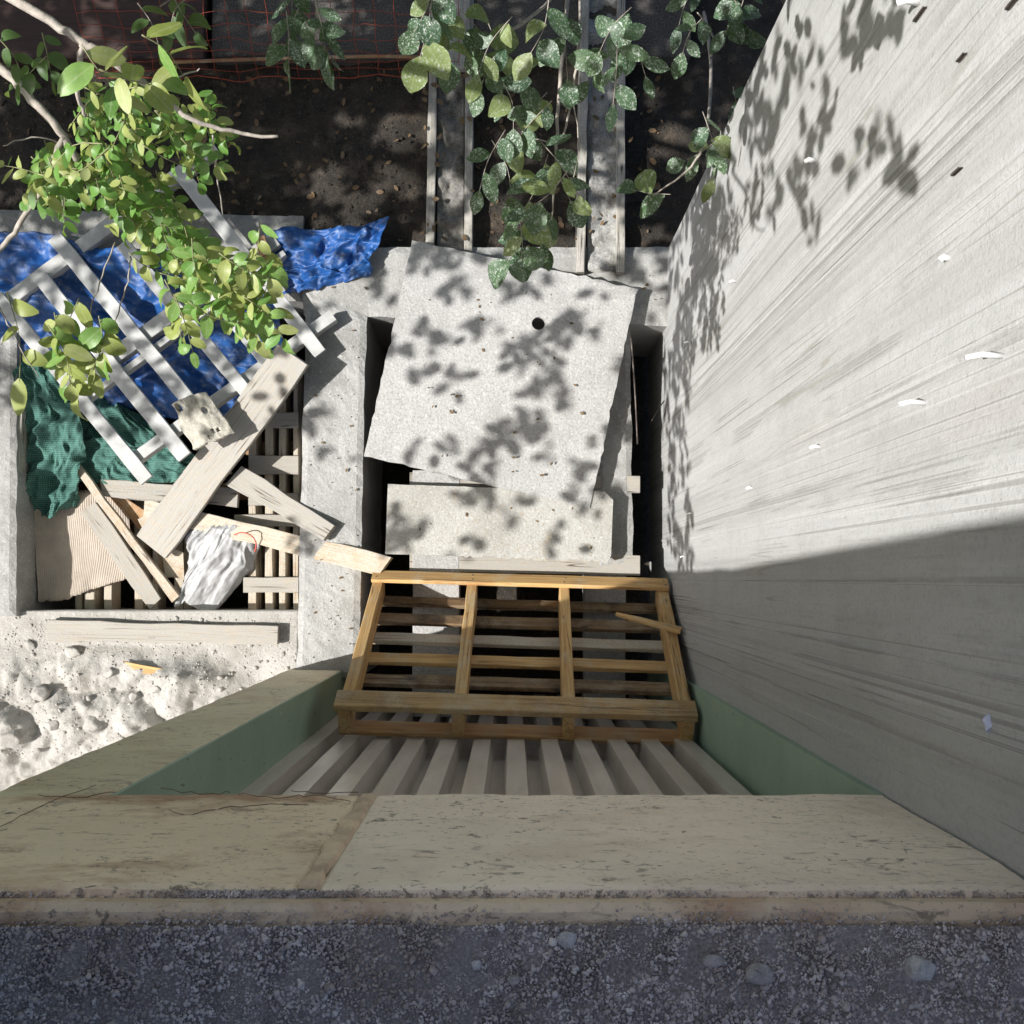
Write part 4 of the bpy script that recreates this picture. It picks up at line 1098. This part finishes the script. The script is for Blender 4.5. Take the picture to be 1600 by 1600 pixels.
region(tree, LB, 170, 205, 65, 62, 20, 10, 24, 2.45, 2.75, V, (20, 160), (60, 100))
region(tree, LB, 150, 285, 80, 50, 17, 10, 26, 2.3, 2.6, V, (30, 150), (60, 100))
region(tree, LDk, 40, 80, 40, 60, 3, 6, 34, 2.5, 2.7, V, (60, 140), (60, 100))
spray(tree, LY, (10, 455), (30, 600), 2.3, 2.25, 4, 52, V)

def flush_rest():
    for (pn, mn), items in rest_.items():
        pa = bpy.data.objects[pn]; vs = []; fs = []
        for me_, mw in items:
            b0 = len(vs); vs += [mw @ v.co for v in me_.vertices]; fs += [tuple(b0 + i for i in p.vertices) for p in me_.polygons]
        o = link_obj('foliage', mesh('foliage', vs, fs, bpy.data.materials[mn], True), None, pa); o['kind'] = 'stuff'
    rest_.clear()
flush_rest()
# speckled shrubs at the top
LS = Leaves([M['leaf_speck'], M['leaf_speck'], M['leaf_pale']], W=.68, pointed=.5)
LS2 = Leaves([M['leaf_speck']], W=.62, pointed=.6)
def shrub(name, root, label, regs, stems):
    e = empty(name, root, label, 'shrub', 'dust-speckled shrubs')
    for q, r0, r1 in stems:
        path = smooth_path([P(*c) if len(c) == 3 and abs(c[0]) > 6 or True else c for c in q], 5, .002); n = len(path)
        tube('stem', path, [r0 + (r1 - r0) * i / (n - 1) for i in range(n)], M['bark'], e, 6)
    for lv, a in regs: region(e, lv, *a[:9], V, *a[9:], twig_mat=M['bark'], r0=.0014, spread=.8)
    return e
shrub('speckled_shrub', P(880, -80, 0), 'dust-speckled shrub hanging down between the two formworks',
      [(LS, (672, 40, 28, 35, 3, 4, 58, 1.7, 1.9, (60, 120), (70, 100))),
       (LS, (800, 75, 70, 48, 5, 4, 48, 1.6, 1.85, (40, 140), (80, 130))),
       (LS, (785, 215, 55, 55, 6, 4, 47, 1.4, 1.7, (40, 140), (80, 130))),
       (LS, (855, 285, 45, 45, 4, 4, 47, 1.35, 1.6, (40, 140), (80, 120))),
       (LS, (830, 355, 38, 30, 3, 4, 48, 1.3, 1.5, (50, 120), (60, 100))),
       (LS2, (955, 70, 80, 50, 5, 4, 52, 1.6, 1.9, (40, 140), (80, 120)))],
      [([(905, -120, .2), (890, -20, .9), (878, 90, 1.3), (872, 170, 1.35), (868, 260, 1.4), (862, 340, 1.4)], .009, .002),
       ([(905, -60, 1.0), (905, 60, 1.5), (893, 150, 1.5), (872, 220, 1.5), (800, 205, 1.55)], .005, .0015),
       ([(930, -100, .6), (850, 10, 1.5), (760, 60, 1.65), (700, 40, 1.75)], .006, .002),
       ([(893, 150, 1.5), (905, 230, 1.5), (890, 300, 1.45)], .002, .001)])
shrub('speckled_shrub', P(500, -120, 0), 'dark speckled leaves hanging in front of the red netting',
      [(LS2, (490, 35, 55, 42, 5, 5, 44, 1.7, 1.9, (50, 130), (60, 90))), (LDk, (245, 20, 50, 30, 3, 4, 40, 1.8, 2.0, (40, 140), (50, 80)))],
      [([(500, -200, .3), (500, -90, 1.2), (495, 0, 1.75), (500, 60, 1.7)], .008, .0015), ([(500, -90, 1.2), (380, -60, 1.7), (250, 10, 1.85)], .004, .0015)])
shrub('speckled_shrub', P(1060, 60, 0), 'dust-speckled shrub sprouting beside the far end of the tall wall',
      [(LS, (1095, 225, 28, 40, 3, 4, 45, 1.0, 1.3, (60, 150), (60, 90))), (LS, (1010, 295, 24, 12, 1, 3, 52, 1.0, 1.2, (160, 190), (60, 70))),
       (LS2, (1100, 30, 80, 30, 5, 4, 40, 1.2, 1.5, (40, 140), (60, 90))), (LS2, (1150, 140, 10, 20, 1, 3, 40, 1.0, 1.2, (60, 120), (40, 50)))],
      [([(1100, 20, .0), (1110, 90, .6), (1105, 200, 1.1), (1080, 260, 1.15), (1020, 306, 1.1)], .008, .002), ([(1110, 90, .6), (1115, 60, 1.0), (1090, 20, 1.3)], .005, .002)])

# rest of the crown, beyond the left and upper edges of the picture
CV = random.Random(77)
cot = cos(ELEV) / sin(ELEV); hx, hy = 0.968 * cot, 0.251 * cot
HOLES = [P(490, 290, -.05), P(545, 325, -.05), P(622, 207, -.05), P(600, 292, -.05), P(770, 345, -.05), P(1012, 232, -.05), P(700, 300, 0), P(930, 270, 0), P(955, 345, 0), P(935, 395, 0), P(660, 205, -.05), P(860, 395, 0)]
def dens(gx, gy):
    for h_ in HOLES:
        if ((gx - h_.x) / 1.3) ** 2 + (gy - h_.y) ** 2 < .085 ** 2: return 0.0
    n1 = fbm(gx * 3.2, gy * 4.0, 5.0, 3)
    n2 = fbm(gx * 4.5 + gy * 2, gy * 8.0 - gx * 2, 9.0, 3)
    if gy > 1.46:
        base = 1.0
        if n1 > .33: base = .15
        if gx > 1.1: base = (.30 if n1 + .5 * n2 > .0 else .03) if gy < 1.78 else (.9 if n1 + .4 * n2 > -.25 else .1)
        return base
    if gx > 1.1:
        if gy > 1.15: return .30 if n1 + .6 * n2 > .12 else .0
        return .0
    if gy > .12 and gx > -.95:
        lim = .22 if gx > -.3 else .28
        if gx > .62: lim = .0
        return .5 if n2 + .5 * n1 > lim else .0
    if gy > .55: return .5 if n2 + .4 * n1 > .02 else 0
    return 0
lv = []; lf = []
cnt = 0
def add_leaf(p, s):
    a = CV.uniform(0, 6.28); d = Vector((cos(a), sin(a), CV.uniform(-.5, .2))).normalized()
    n_ = Vector((CV.uniform(-.8, .5), CV.uniform(-.6, .6), 1)); n_ = (n_ - d * n_.dot(d)).normalized(); sdv = n_.cross(d)
    b0 = len(lv)
    lv.extend([p, p + d * s * .3 + sdv * s * .26, p + d * s * .75 + sdv * s * .24, p + d * s, p + d * s * .75 - sdv * s * .24, p + d * s * .3 - sdv * s * .26, ])
    lf.append((b0, b0 + 1, b0 + 2, b0 + 3)); lf.append((b0, b0 + 3, b0 + 4, b0 + 5))
tries = 0
while cnt < 22000 and tries < 200000:
    tries += 1
    gx = CV.uniform(-2.6, 3.0); gy = CV.uniform(.1, 3.6)
    if CV.random() > dens(gx, gy): continue
    z = CV.uniform(1.7, 4.3)
    if gy < 1.46 and gx < 1.1: z = CV.uniform(1.8, 3.6)
    ok = False
    for _ in range(5):
        p = Vector((gx - hx * z, gy - hy * z, z))
        x, y = to_px(p)
        mg = 40 + .11 * F / max(.3, CAMH - p.z)
        if p.z >= CAMH + .1 or (p.z < CAMH - .1 and (x < -mg or y < -mg or x > 1600 + mg)): ok = True; break
        z += .5
    if not ok: continue
    if p.z > CAMH - .2 and p.x > -.7 and p.y < 1.0: continue
    add_leaf(p, CV.uniform(.05, .085) if gy < 1.46 and gx < 1.1 else CV.uniform(.05, .08)); cnt += 1
ME = mesh('crown', lv, lf, M['leaf_bright'], False)
cr = link_obj('crown', ME, Matrix.Identity(4), tree); cr['kind'] = 'stuff'
for k in range(26):
    z = CV.uniform(2.6, 4.4); gx = CV.uniform(-1.6, 1.4); gy = CV.uniform(1.5, 2.8)
    e = Vector((gx - hx * z, gy - hy * z, z))
    x, y = to_px(e)
    if -60 < x < 1660 and -60 < y: continue
    st_ = Vector((-3.2, 1.42, CV.uniform(2.4, 4.2)))
    limb([st_, st_.lerp(e, .5) + Vector((0, 0, .15)), e], .02, .004, M['bark_dark'])

# dry leaves and litter on the soil
lv = []; lf = []
for k in range(330):
    x, y = V.uniform(0, 1040), V.uniform(100, 400)
    p = P(x, y, 0)
    if p.y < P(900, 392, 0).y + .02: continue
    p.z = soil_z(p.x, p.y) + .008
    if 660 < x < 745 or 895 < x < 985: p.z = .03
    CVs = V.uniform(.015, .04); add_leaf.__globals__['lv'] = lv; add_leaf.__globals__['lf'] = lf
    add_leaf(p, CVs)
dl = link_obj('leaf_litter', mesh('leaf_litter', lv, lf, M['leaf_dry'], False)); tag(dl, 'dry brown leaf litter scattered over the soil', 'leaf litter', kind='stuff')
lv = []; lf = []
for k in range(120):
    x, y = V.uniform(480, 1040), V.uniform(395, 1000)
    if 580 < x < 990 and 400 < y < 790: zz = zb + .02
    elif 610 < x < 950 and 790 < y < 870: zz = zb2 + .027
    elif x < 556 and y > 500: zz = .008
    elif y < 480: zz = .004
    else: continue
    if zz > .07 and not (.05 < (x - 570 - (713 - y) * .2239) / 350 < .95 and 395 + (x - 645) * .21 < y < 700 + (x - 570) * .23): continue
    add_leaf(P(x, y, zz), V.uniform(.008, .022))
fl = link_obj('fallen_leaves', mesh('fallen_leaves', lv, lf, M['leaf_dry'], False)); tag(fl, 'small dry leaves fallen on the dusty boards and beams', 'fallen leaves', kind='stuff')
pos = []; siz = []
for k in range(2600):
    x, y = V.uniform(-20, 1060), V.uniform(95, 395); p = P(x, y, 0)
    if p.y < P(900, 392, 0).y + .02: continue
    s = V.uniform(.002, .007); pos.append((p.x, p.y, soil_z(p.x, p.y) + s * .2)); siz.append(s)
o = grains('soil_clods', pos, siz, M['soil']); tag(o, 'crumbly dark clods over the soil', 'soil', kind='stuff')
